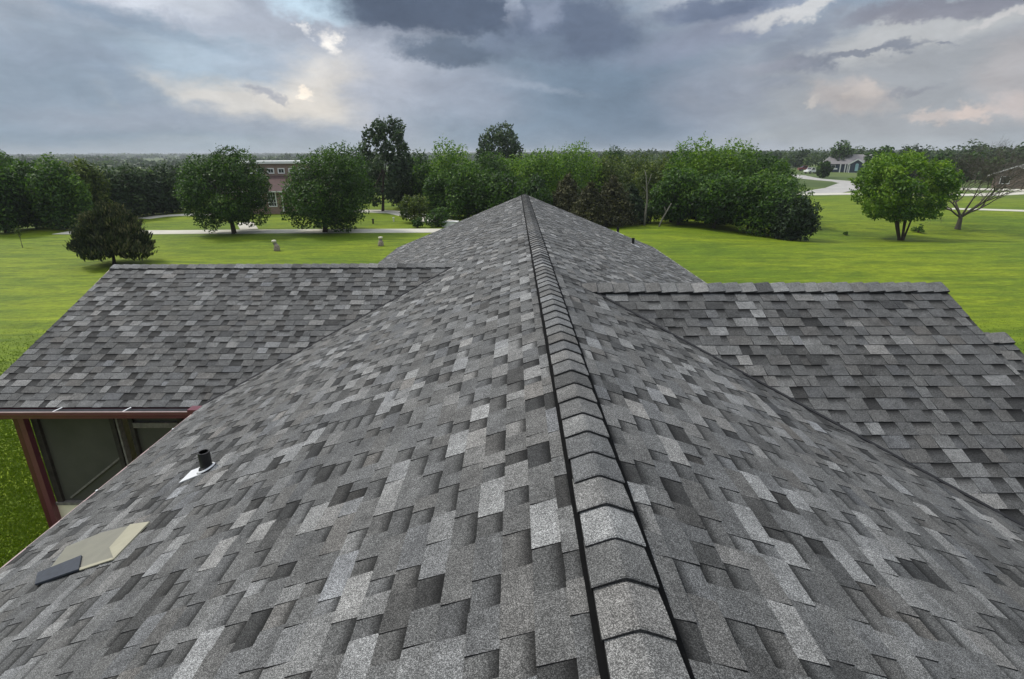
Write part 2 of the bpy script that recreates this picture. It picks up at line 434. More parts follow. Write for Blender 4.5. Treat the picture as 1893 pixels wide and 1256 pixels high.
def ribbon(name, pts, w, mat, lift=.03):
    P = [Vector(p) for p in pts]; Q = []
    for i in range(len(P)-1):
        n = max(1, int((P[i+1]-P[i]).length/3))
        for k in range(n): Q.append(P[i].lerp(P[i+1], k/n))
    Q.append(P[-1]); mb = MB(); prev = None
    ws = w if isinstance(w, (list, tuple)) else None
    for i, p in enumerate(Q):
        d = (Q[min(i+1, len(Q)-1)]-Q[max(i-1, 0)]); d.z = 0; d.normalize(); s = Vector((d.y, -d.x, 0))
        ww = w if ws is None else ws[0]+(ws[1]-ws[0])*i/(len(Q)-1)
        row = []
        for k in (-1, -.33, .33, 1):
            q = p+s*ww/2*k; row.append((q.x, q.y, Hs(q.x, q.y)+lift))
        if prev:
            for a in range(3): mb.face([prev[a], prev[a+1], row[a+1], row[a]])
            for a, sg in ((0, -1), (3, 1)):
                lo = [(x, y, z-.12) for x, y, z in (prev[a], row[a])]
                mb.face([prev[a], row[a], lo[1], lo[0]])
        prev = row
    o = mb.build(name, mat); tag(o, kind='structure'); return o
G = ground
ribbon('driveway', [G(118, 430), G(160, 430), G(300, 430), G(560, 428), G(830, 427)], 2.5, CONC)
ribbon('path', [G(262, 405), G(300, 400), G(335, 398), G(400, 397)], 2.0, CONC, .034)
ribbon('path', [G(453, 412), G(461, 425)], 1.5, CONC, .038)
ribbon('road', [G(640, 391), G(690, 391), G(735, 393), G(765, 399), G(790, 406), G(826, 412)], 3.0, CONC, .042)
ribbon('road', [G(1440, 322), G(1472, 325), G(1500, 331), G(1560, 336), G(1580, 340)], 5, GRAVEL, .05)
ribbon('road', [G(1580, 340), G(1560, 349), G(1530, 354), G(1506, 359)], 6, GRAVEL, .055)
ribbon('road', [G(1440, 361), G(1500, 360), G(1560, 359), G(1700, 361)], 4.2, CONC, .06)
ribbon('road', [G(1700, 384), G(1740, 386), G(1820, 388), G(1990, 394)], 2.0, CONC, .03)
ribbon('driveway', [G(1740, 349), G(1800, 350), G(1893, 352), G(1990, 356)], 6, CONC, .035)
ribbon('driveway', [G(1735, 361), G(1810, 361), G(1893, 357), G(1990, 354)], 4, CONC, .045)

# ------------------------------------------------------------------ the house with the shingled roof
RX, T, HW = .4214, .404, 5.3036                 # ridge x, slope, half width
RZ = EYE-1.5595; Y_FAR, Y_NEAR = 22.507, -4.0
EX0, EX1, EZ = RX-HW, RX+HW, RZ-HW*T
SL = math.hypot(1, T)
house = empty('house', (RX, 9, 0), 'near house with grey shingled cross gable roof and black ridge vent', 'house')
def hp(o):
    o.parent = house; o.matrix_parent_inverse = Matrix.Translation((-RX, -9, 0)); return o

CELL = .1435
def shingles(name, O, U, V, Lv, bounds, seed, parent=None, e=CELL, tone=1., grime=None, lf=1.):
    rnd = random.Random(seed); O = Vector(O); U = Vector(U).normalized(); V = Vector(V).normalized(); Nn = U.cross(V).normalized()
    if Nn.z < 0: Nn = -Nn
    flip = U.cross(V).z < 0
    Q = []; sh = []; gp = []; tn = []; ed = []; UV = []
    def P(u, v, h): return O+U*u+V*v+Nn*h
    def add(pts, s, g, t, isedge, uv):
        if flip: pts = pts[::-1]; uv = uv[::-1]
        Q.append([tuple(p) for p in pts]); sh.append(s); gp.append(g); tn.append(t); ed.append(isedge); UV.append(uv)
    n = int(math.ceil(Lv/e)); flat = [(0, 0)]*4
    for i in range(n):
        v0 = i*e; v1 = min(Lv, v0+e); 
        a0, b0 = bounds(v0); a1, b1 = bounds(v1)
        if b0-a0 < .02: continue
        u = min(a0, a1)-rnd.random()*.3; end = max(b0, b1); tooth = rnd.random() < .5
        wav = [rnd.uniform(-.0025, .0025) for _ in range(2)]
        drop = rnd.gauss(0, 1)
        while u < end:
            w = (rnd.uniform(.12, .36)*lf if tooth else rnd.uniform(.09, .27)*lf)*e/.1435
            u2 = u+w; k = .005
            l0 = max(a0, u+(k if tooth else -k)); l1 = max(a1, u); r0 = min(b0, u2-(k if tooth else -k)); r1 = min(b1, u2)
            x = rnd.random()
            if tooth: s = .100 if x < .62 else (.134 if x < .80 else (.182 if x < .925 else (.055 if x < .990 else .215)))
            else: s = .082 if x < .60 else (.104 if x < .74 else (.165 if x < .82 else (.038 if x < .97 else .14)))
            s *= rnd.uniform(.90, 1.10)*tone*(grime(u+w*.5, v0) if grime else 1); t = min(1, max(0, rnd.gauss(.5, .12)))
            if rnd.random() < .02: t = rnd.choice((0.1, .85))
            hb = (.0115 if tooth else .0050)+rnd.uniform(-.001, .001); ht = .0005+(.0025 if tooth else 0)
            if r0 > l0+.004 or r1 > l1+.004:
                r0 = max(r0, l0); r1 = max(r1, l1)
                jb = rnd.uniform(-.0018, .0018); vv = v0+jb
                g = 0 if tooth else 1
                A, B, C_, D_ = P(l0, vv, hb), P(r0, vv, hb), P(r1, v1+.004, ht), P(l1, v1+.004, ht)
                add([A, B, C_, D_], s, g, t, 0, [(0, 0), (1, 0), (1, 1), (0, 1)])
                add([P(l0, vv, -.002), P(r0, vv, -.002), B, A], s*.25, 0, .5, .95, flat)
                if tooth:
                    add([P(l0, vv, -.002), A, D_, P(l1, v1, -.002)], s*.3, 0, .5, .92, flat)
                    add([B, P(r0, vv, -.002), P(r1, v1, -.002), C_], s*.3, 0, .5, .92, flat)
            u = u2
            if not (tooth and rnd.random() < .26): tooth = not tooth
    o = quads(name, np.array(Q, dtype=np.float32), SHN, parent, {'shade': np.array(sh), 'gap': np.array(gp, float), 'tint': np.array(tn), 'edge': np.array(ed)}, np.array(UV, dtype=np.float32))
    return o

def caps(name, A, Bp, half, slope, step, seed, lift, thick=.014, rise=.02, ang=0, parent=None, fold=.02):
    """folded cap shingles from A (first laid) to B; exposed butts face A"""
    rnd = random.Random(seed); A = Vector(A); Bp = Vector(Bp); d = (Bp-A); L = d.length; d.normalize(); s = d.cross(Vector((0, 0, 1))).normalized(); up = Vector((0, 0, 1))
    Q = []; sh = []; tn = []; ed = []; xs = [-1, -.75, -.4, -.14, 0, .14, .4, .75, 1]
    n = int(L/step)
    for i in range(n):
        y0 = i*step; y1 = y0+step*1.25
        x = rnd.random(); c = .112 if x < .45 else (.142 if x < .80 else (.178 if x < .93 else .065)); c *= rnd.uniform(.9, 1.1)
        t = min(1, max(0, rnd.gauss(.5, .12))); hw = half*rnd.uniform(.985, 1.015); sk = rnd.uniform(-.004, .004); lf = rnd.uniform(-.002, .002)
        def pt(k, y, h, nar=0):
            xx = k*(hw-nar)+sk; z = -slope*math.sqrt(xx*xx+fold*fold)+slope*fold
            return A+d*(y+(-.006*(1-abs(k)) if y == y0 else 0))+s*xx+up*(z+h+lf)
        def row(y, h, nar=0): return [pt(k, y, h, nar) for k in xs]
        top0 = row(y0+.006, lift+rise+thick); lip = row(y0-.002, lift+rise+thick*.6); bot = row(y0, lift+rise-.002); top1 = row(y1, lift+thick*.2, .006); midr = row(y0+step*.5, lift+rise*.62+thick*.9, .001)
        for j in range(len(xs)-1):
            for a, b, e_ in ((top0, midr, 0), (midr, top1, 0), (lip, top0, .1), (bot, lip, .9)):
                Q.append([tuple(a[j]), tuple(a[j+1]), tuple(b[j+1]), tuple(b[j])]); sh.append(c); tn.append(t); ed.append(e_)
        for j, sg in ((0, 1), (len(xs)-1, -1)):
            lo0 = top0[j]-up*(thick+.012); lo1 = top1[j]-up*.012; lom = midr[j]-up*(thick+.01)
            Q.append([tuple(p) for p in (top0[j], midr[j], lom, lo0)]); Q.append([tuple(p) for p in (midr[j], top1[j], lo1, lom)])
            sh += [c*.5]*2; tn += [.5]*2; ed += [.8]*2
    n = len(Q)
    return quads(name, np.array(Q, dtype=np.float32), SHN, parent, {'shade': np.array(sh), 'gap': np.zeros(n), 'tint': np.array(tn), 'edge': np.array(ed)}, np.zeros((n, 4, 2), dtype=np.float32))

def deck(mb, P4, th=.14, mi=0):
    P4 = [Vector(p)-Vector((0, 0, .012)) for p in P4]; lo = [p-Vector((0, 0, th)) for p in P4]
    mb.face(P4, mi); mb.face(lo[::-1], mi)
    for i in range(4):
        j = (i+1) % 4; mb.face([P4[i], lo[i], lo[j], P4[j]], mi)

def grime_r(u, v):      # leaf dirt caught on the main slope beside the right valley
    x = v/SL; yv = (YR-(ZR-EZ)/.455)+x*((ZR-EZ)/.455)/(HW-SRW); d = yv-(u+Y_NEAR)
    return .55+.45*min(1, max(0, (d-.12)/.30)) if d > -.2 else 1
YR, SRW = 7.48, .525; ZR = RZ-SRW*T
# main roof: two slopes
Lv = HW*SL-.178
ly = Y_FAR-Y_NEAR
main_l = shingles('roof', (EX0+.035, Y_NEAR, EZ+.035*T), (0, 1, 0), (1, 0, T), Lv, lambda v: (0, ly), 11)
main_r = shingles('roof', (EX1, Y_NEAR, EZ), (0, 1, 0), (-1, 0, T), Lv, lambda v: (0, ly), 12, grime=lambda u, v: grime_r(u, v))
# left wing
YL = 11.30; SLW = 1.595; ZL = RZ-SLW*T; XLa, XLb = -8.45, -8.50
ye = YL-(HW-SLW); wl = (HW-SLW)*SL
def wb(xa, xb, inner0, sgn, L):
    # bounds along u measured from x = 0 outwards; inner0 = x of valley at eave
    pass
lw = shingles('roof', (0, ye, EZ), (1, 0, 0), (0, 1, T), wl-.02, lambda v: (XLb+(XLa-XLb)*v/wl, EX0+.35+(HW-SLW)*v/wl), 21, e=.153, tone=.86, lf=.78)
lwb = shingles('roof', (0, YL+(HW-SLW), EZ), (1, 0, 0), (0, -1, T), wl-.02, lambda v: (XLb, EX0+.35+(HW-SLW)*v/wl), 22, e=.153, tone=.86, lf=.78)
# right wing
YR = 7.48; SRW = .525; ZR = RZ-SRW*T; XRa, XRb = 5.99, 5.83
TR = .455; RUNR = (ZR-EZ)/TR; SLR = math.hypot(1, TR); wr = RUNR*SLR; yer = YR-RUNR
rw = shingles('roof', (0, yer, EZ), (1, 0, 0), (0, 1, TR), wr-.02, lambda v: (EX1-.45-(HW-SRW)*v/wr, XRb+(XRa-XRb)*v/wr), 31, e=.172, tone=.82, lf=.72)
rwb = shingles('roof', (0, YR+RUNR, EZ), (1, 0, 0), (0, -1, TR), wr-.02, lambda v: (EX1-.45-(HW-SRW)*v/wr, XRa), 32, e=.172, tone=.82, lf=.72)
# lower extension of the right wing
_d = ray(1857, 619); _n = Vector((0, -TR, 1)); _t = (Vector((0, YR, ZR-.06))-Vector((0, 0, EYE))).dot(_n)/_d.dot(_n)
YX = _d.y*_t; ZX = EYE+_d.z*_t; XX = _d.x*_t
exL = (ZX-EZ)/TR*SLR
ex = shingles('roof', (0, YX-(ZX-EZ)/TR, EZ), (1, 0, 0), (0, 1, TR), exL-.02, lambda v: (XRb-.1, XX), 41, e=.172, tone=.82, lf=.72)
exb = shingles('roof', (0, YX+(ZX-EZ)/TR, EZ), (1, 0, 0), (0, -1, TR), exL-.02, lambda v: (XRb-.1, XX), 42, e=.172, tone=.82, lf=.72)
for o in (main_l, main_r, lw, lwb, rw, rwb, ex, exb): hp(o)
main_l['label'] = 'long left slope of the main roof, paler grey'
def sub(o, par):
    o.parent = par; return o
sub(caps('ridge_cap', (RX, .0-.9, RZ+.004), (RX, Y_FAR+.02, RZ+.004), .128, T, .232, 5, .012, .012, .013, fold=.010), main_l)
sub(caps('ridge_cap', (XLa, YL, ZL), (RX-SLW+.2, YL, ZL), .155, T, .20, 6, .006, .010, .014), lw)
sub(caps('ridge_cap', (XRa, YR, ZR), (RX+SRW-.30, YR, ZR+.01), .195, TR, .22, 7, .006, .011, .020), rw)
sub(caps('ridge_cap', (XX, YX, ZX), (XRb, YX, ZX), .18, TR, .20, 8, .006, .010, .016), ex)
# ridge vent: ribbed black plastic under the caps
mb = MB()
for sgn in (-1, 1):
    hwv = .161 if sgn > 0 else .147; x0, x1 = RX, RX+sgn*hwv
    z0 = RZ+.006; z1 = z0-hwv*T
    a = (x0, -1.2, z0); b = (x1, -1.2, z1); c = (x1, Y_FAR, z1); d = (x0, Y_FAR, z0)
    mb.face([a, b, c, d] if sgn > 0 else [d, c, b, a]); mb.face([b, (x1, -1.2, z1-.03), (x1, Y_FAR, z1-.03), c])
sub(mb.build('ridge_vent', plain('vent_black', (.004, .004, .004), .9, .1, .2, 20)), main_l)
# roof decks, fascia and drip edge
mb = MB(); zt = RZ
for sg in (-1, 1):
    e = RX+sg*(HW-(.05 if sg < 0 else .02)); 
    ez_ = RZ-abs(e-RX)*T; P4 = [(RX, Y_NEAR+.02, RZ), (e, Y_NEAR+.02, ez_), (e, Y_FAR-.02, ez_), (RX, Y_FAR-.02, RZ)]
    deck(mb, P4 if sg < 0 else P4[::-1])
for (xa, xb, yr, zr, tt) in ((XLb+.02, RX-SLW, YL, ZL, T), (RX+SRW, XRb-.02, YR, ZR, TR), (XRb-.1, XX-.02, YX, ZX, TR)):
    run = (zr-EZ)/tt-.02
    for sg in (-1, 1):
        deck(mb, [(xa, yr, zr), (xb, yr, zr), (xb, yr+sg*run, zr-run*tt), (xa, yr+sg*run, zr-run*tt)])
hp(mb.build('roof_deck', MAROON_D))
mb = MB()
for sg in (-1, 1):      # pale drip edge on the far rakes and eaves
    e = RX+sg*HW
    mb.beam((RX, Y_FAR+.012, RZ-.02), (e, Y_FAR+.012, EZ-.02), .02, .05)
    ee = e+(.012 if sg > 0 else .022); mb.beam((ee, Y_FAR, EZ-.018), (ee, Y_NEAR, EZ-.018), .02, .04)
hp(mb.build('drip_edge', plain('drip_edge_paint', (.42, .40, .36), .5, .4)))
# valley metal tucked in the two near valleys
mb = MB()
for (p, q) in (((RX+SRW, YR, ZR), (EX1, yer, EZ)), ((RX-SLW, YL, ZL), (EX0, ye, EZ))):
    p = Vector(p)+Vector((0, 0, .012)); q = Vector(q)+Vector((0, 0, .012)); mb.beam(p, q, .045, .016)
hp(mb.build('valley_flashing', plain('dark_valley', (.02, .02, .022), .8, .2)))
# walls
mb = MB(); zi = EZ-.10
mb.box((EX0+.45, Y_NEAR+.4, 0), (EX1-.45, Y_FAR-.4, zi)); mb.box((EX1-.5, yer+.45, 0), (XRb-.3, YR+RUNR-.45, zi))
for (y0) in (Y_FAR-.4, Y_NEAR+.4):
    mb.face([(EX0+.45, y0, zi), (EX1-.45, y0, zi), (RX, y0, RZ-.2)])
mb.face([(XRb-.3, yer+.45, zi), (XRb-.3, 2*YR-yer-.45, zi), (XRb-.3, YR, ZR-.2)])
hp(mb.build('wall', CREAM))
# main eave gutter (left) seen edge on
def gutter(mb, p, q, out, w=.12, h=.11, mi_out=0, mi_in=1):
    p = Vector(p); q = Vector(q); o = Vector(out); up = Vector((0, 0, 1)); t = .004
    prof = [(0, 0), (0, -h), (w*.72, -h), (w*.86, -h*.45), (w, -h*.35), (w, 0.004), (w-.014, .004), (w-.014, -.010)]
    for i in range(len(prof)-1):
        a, b = prof[i], prof[i+1]
        A0 = p+o*a[0]+up*a[1]; A1 = q+o*a[0]+up*a[1]; B0 = p+o*b[0]+up*b[1]; B1 = q+o*b[0]+up*b[1]
        mb.face([A0, A1, B1, B0], mi_out if i >= 4 else mi_out)
    ins = [(t, 0), (t, -h+t), (w*.72, -h+t), (w*.86-t, -h*.45+t), (w-t-.003, -h*.35+t), (w-t-.003, -.002)]
    for i in range(len(ins)-1):
        a, b = ins[i], ins[i+1]
        mb.face([p+o*a[0]+up*a[1], p+o*b[0]+up*b[1], q+o*b[0]+up*b[1], q+o*a[0]+up*a[1]], mi_in)
    for e in (p, q):
        mb.face([e+o*x+up*z for x, z in prof[:6]], mi_out)
PINK = plain('pink_lip_highlight', (.40, .29, .28), .4, .5, .2, 6)  # pinkish lip strip, the burgundy lip's white highlight put into its colour
mb = MB(); gutter(mb, (EX0+.02, -3.9, EZ-.035), (EX0+.02, ye-.20, EZ-.035), (-1, 0, 0), .05, .08)
mb.box((EX0-.037, -3.9, EZ-.035), (EX0-.023, ye-.20, EZ-.022), 2)
gm = hp(mb.build('gutter', [MAROON, GREYM, PINK]))
for yy in (2.3, 3.9, 5.4, 6.9):
    mb = MB(); mb.box((EX0-.03, yy, EZ-.020), (EX0+.05, yy+.03, EZ-.008)); sub(mb.build('gutter_hanger', ALU), gm)
mb = MB(); gx1 = on_y(350, 752, ye-.1).x
gutter(mb, (XLb, ye-.015, EZ-.015), (gx1, ye-.015, EZ-.015), (0, -1, 0), .13, .12)
mb.box((XLb, ye-.148, EZ-.016), (gx1, ye-.130, EZ-.004), 2)
mb.box((gx1-.004, ye-.17, EZ-.15), (gx1+.15, ye-.02, EZ+.035))
gw = hp(mb.build('gutter', [MAROON, GREYM, PINK]))
for px in (102, 231):
    p = on_y(px, 757, ye-.1); mb = MB(); mb.beam((p.x-.02, ye-.13, EZ-.006), (p.x+.03, ye-.01, EZ+.006), .02, .008); sub(mb.build('gutter_hanger', ALU), gw)

# screened porch under the left wing
yw = ye+.25; zs = EZ-.12
xw0 = on_y(62, 800, yw).x; xw1 = EX0+.45
sill = on_y(110, 933, yw).z
mb = MB()
mb.box((xw0, yw, 0), (xw1, yw+.12, sill)); hp(mb.build('porch_wall', CREAM))
mb = MB()
mb.box((xw0, yw-.02, sill), (xw1, yw+.14, sill+.05)); mb.box((xw0, yw-.012, zs-.10), (xw1, yw+.13, zs))
hp(mb.build('porch_rail', FRAME_G))
SCREEN = Mat('tinted_porch_glass', .45, .12); SCREEN.b.inputs['Alpha'].default_value = 1
sn = SCREEN.noise(1.6, 4, .6); SCREEN = SCREEN.col(SCREEN.mix(sn, (.045, .046, .038), (.105, .104, .086)))
xa = on_y(205, 790, yw).x; xb2 = on_y(245, 790, yw).x
for (p, q) in ((xw0+.12, xa), (xb2+.02, xw1)):
    mb = MB(); mb.box((p, yw+.05, sill+.05), (q, yw+.06, zs-.1)); hp(mb.build('porch_screen', SCREEN))
for x, w, g in ((xw0+.02, .10, 0), (xa, .07, 0), (xa+.10, .03, 1), (xb2-.05, .07, 0), (xb2+.75, .09, 0), (xb2+.9, .03, 1)):
    mb = MB(); mb.box((x, yw-.004, sill+.05), (x+w, yw+.10, zs-.1)); hp(mb.build('porch_frame', FRAME_G if g else FRAME))
mb = MB(); tz = on_y(250, 785, yw).z
mb.box((xb2+.02, yw-.01, tz-.06), (xb2+.75, yw+.05, tz+.03)); hp(mb.build('transom_bar', FRAME_G))
mb = MB()
mb.beam((xw0+.25, yw+.035, sill+.12), (xw0+1.35, yw+.035, sill+.95), .03, .03); mb.beam((xw0+1.35, yw+.035, sill+.95), (xa-.05, yw+.035, sill+.35), .03, .03)
hp(mb.build('roof_reflection_bars', FRAME_G))  # thin grey bars standing in for the roof's reflection in the panes
# corner post and downspout, maroon
pt = on_y(33, 783, ye-.02); 
mb = MB(); mb.box((xw0-.09, yw-.10, 0), (xw0+.0, yw+.0, zs)); po = hp(mb.build('porch_post', MAROON))
mb = MB(); mb.beam((XLb+.3, ye-.08, EZ-.13), (xw0-.16, yw-.02, zs-.14), .08, .06); mb.box((xw0-.20, yw-.07, .1), (xw0-.125, yw+.0, zs-.10)); hp(mb.build('downspout', MAROON_D))
mb = MB(); mb.box((XLb+.05, ye+.0, zs+.0), (xw0+3.9, ye+.3, zs+.02)); hp(mb.build('soffit', MAROON_D))
mb = MB(); mb.box((xw0, yw+.13, 0), (xw0+.12, YL+(HW-SLW)-.5, zs)); mb.face([(xw0, yw+.1, zs), (xw0, YL+3, zs), (xw0, YL, ZL-.15)]); hp(mb.build('porch_side_wall', CREAM))
# planting bed of pale chips beside the wall
def bed():
    rng = np.random.default_rng(3); n = 5000
    x = rng.uniform(EX0-2.1, EX0-.2, n)*1.0; y = rng.uniform(1, yw, n)
    x = np.maximum(x, EX0-1.6+.25*np.sin(y*1.3))
    q = np.zeros((n, 4, 3)); s = rng.uniform(.015, .05, n); a = rng.uniform(0, 6.28, n)
    for k in range(4):
        t = a+k*math.pi/2; q[:, k, 0] = x+np.cos(t)*s; q[:, k, 1] = y+np.sin(t)*s*.6; q[:, k, 2] = .03+rng.uniform(0, .03, n)
    m_ = Mat('bark_chips', .9, .2); s_ = m_.attr('shade'); c_ = m_.mix(s_, (.06, .025, .014), (.42, .30, .20))
    o = quads('mulch', q, m_.col(c_), None, {'shade': rng.random(n)}); tag(o, 'reddish brown and white chips in the bed along the house wall', 'mulch', kind='stuff')
    mb = MB(); mb.box((EX0-1.45, 0.5, .004), (EX0+.4, yw, .03)); o = mb.build('soil', plain('dark_soil', (.05, .032, .022), .95, .1, .4, 6)); tag(o, kind='structure')
bed()

# plumbing vent pipes
NL = Vector((-T, 0, 1)).normalized(); NR = Vector((T, 0, 1)).normalized()
def on_roof(px, py, sg, lift=0):
    d = ray(px, py); n = NL if sg < 0 else NR
    p0 = Vector((RX, 0, RZ)); e = Vector((0, 0, EYE)); t = (p0-e).dot(n)/d.dot(n); return e+d*t+n*lift
def vent(px, py, sg, r, h, label):
    p = on_roof(px, py, sg); n = NL if sg < 0 else NR; dn = Vector((sg, 0, -T)).normalized()
    up = Vector((0, 0, 1))
    mb = MB(); mb.tube([p-up*.05, p+up*h, p+up*h, p+up*(h-.03)], [r, r, r*.78, r*.78], 20); o = mb.build('vent_pipe', BLACK, smooth=False); hp(o); o['label'] = label
    mb = MB(); a = p+up*.0; mb.tube([a-n*.01, a+n*.016, a+n*.022, a+n*.045], [r*1.75, r*1.75, r*1.35, r*1.1], 20); sub(mb.build('rubber_boot', BLACK, smooth=True), o)
    mb = MB(); s = Vector((0, 1, 0)); c = p+n*.014
    q = [c+s*.10-dn*.0, c+s*.11+dn*.25, c-s*.11+dn*.25, c-s*.10-dn*.0]
    mb.face(q); mb.face([x-n*.008 for x in q[::-1]])
    for i in range(4): mb.face([q[i], q[i]-n*.008, q[(i+1) % 4]-n*.008, q[(i+1) % 4]])
    mb.tube([c, c+n*.014], [r*1.7, r*1.5], 20)
    sub(mb.build('flashing', ALU), o)
vent(383, 868, -1, .055, .20, 'black vent pipe nearest the camera on the left slope')
vent(1142, 431, 1, .05, .24, 'farther black vent pipe on the right slope')
vent(1170, 453, 1, .05, .24, 'nearer black vent pipe on the right slope')

# tan sheet and dark offcut lying on the left slope
TAN = Mat('tan_plastic', .45, .35); tn_ = TAN.noise(9, 3, .5); TAN = TAN.col(TAN.mix(tn_, (.165, .160, .132), (.235, .225, .18)))
TANL = plain('tan_plastic_fold', (.34, .32, .235), .45, .4, .1, 10)
def slab(mb, px, sg, l0, l1, mi=0):
    top = [on_roof(x, y, sg, l1) for x, y in px]; bot = [on_roof(x, y, sg, l0) for x, y in px]
    mb.face(top, mi); mb.face(bot[::-1], mi)
    for i in range(len(px)):
        j = (i+1) % len(px); mb.face([bot[i], bot[j], top[j], top[i]], mi)
mb = MB(); slab(mb, [(88, 1062), (150, 1057), (213, 1037), (206, 1016), (242, 974), (190, 987), (125, 1013)], -1, .008, .016, 0)
slab(mb, [(213, 1037), (279, 968), (243, 973), (205, 1016)], -1, .008, .022, 1)
slab(mb, [(150, 1058.5), (213, 1038), (211, 1035), (150, 1054)], -1, .0165, .024, 1)
o = mb.build('plastic_sheet', [TAN, TANL]); tag(o, 'flat tan plastic sheet lying on the shingles near the left eave', 'sheet')
mb = MB(); slab(mb, [(69, 1086), (150, 1058), (155, 1032), (74, 1064)], -1, .018, .034)
o = mb.build('shingle_offcut', plain('slate_blue_offcut', (.030, .036, .050), .6, .4, .3, 25)); tag(o, 'dark slate blue offcut lying on the lower edge of the tan sheet', 'offcut')

# ------------------------------------------------------------------ trees
def leaves(rng, C, Rr, n, size, out=.5, up=.35, shell=(.55, 1.05), asp=1.0, droop=0, along=None):
    """n leaf cards over lobes with centres C (k,3) and radii Rr (k,3)"""
    k = len(C); w = (Rr[:, 0]*Rr[:, 2]); idx = rng.choice(k, n, p=w/w.sum())
    d = rng.normal(size=(n, 3)); d /= np.linalg.norm(d, axis=1)[:, None]
    rad = rng.uniform(shell[0]**3, shell[1]**3, n)**(1/3)
    rad *= 1+.13*np.sin(d[:, 0]*5+idx)*np.sin(d[:, 2]*6+idx*2)
    P = C[idx]+d*rad[:, None]*Rr[idx]
    nrm = d*out+rng.normal(size=(n, 3))*.55+np.array([0, 0, up]); nrm /= np.linalg.norm(nrm, axis=1)[:, None]
    a = np.cross(nrm, rng.normal(size=(n, 3))) if along is None else np.array(along)[None]+rng.normal(size=(n, 3))*.25+d*.45
    a /= np.linalg.norm(a, axis=1)[:, None]; b = np.cross(nrm, a); b /= np.linalg.norm(b, axis=1)[:, None]
    s = size*rng.uniform(.6, 1.35, n)[:, None]
    q = np.stack([P+a*s*asp, P+b*s*.55, P-a*s*asp, P-b*s*.55], 1)
    lob = rng.normal(size=k)*.15
    sh = np.clip(.42+lob[idx]+rng.normal(size=n)*.24+.10*d[:, 2], 0, 1)
    return q, sh

def crown_lobes(rng, rx, rz, k, lr=(.28, .45), fill=.62, flat=-.8):
    C = []; R_ = []
    for i in range(k):
        z = 1-2*(i+.5)/k; a = i*2.39996+rng.uniform(-.4, .4); r = math.sqrt(max(0, 1-z*z))
        if z < flat: z = flat+rng.uniform(0, .15)
        l = rng.uniform(*lr); f = fill+rng.uniform(-.1, .1)
        C.append((r*math.cos(a)*f, r*math.sin(a)*f, z*f)); R_.append((l, l, l*rng.uniform(.8, 1.05)))
    C.append((0, 0, 0)); R_.append((.6, .6, .6))
    C = np.array(C)*np.array([rx, rx, rz]); R_ = np.array(R_)*np.array([rx, rx, rz])
    return C, R_

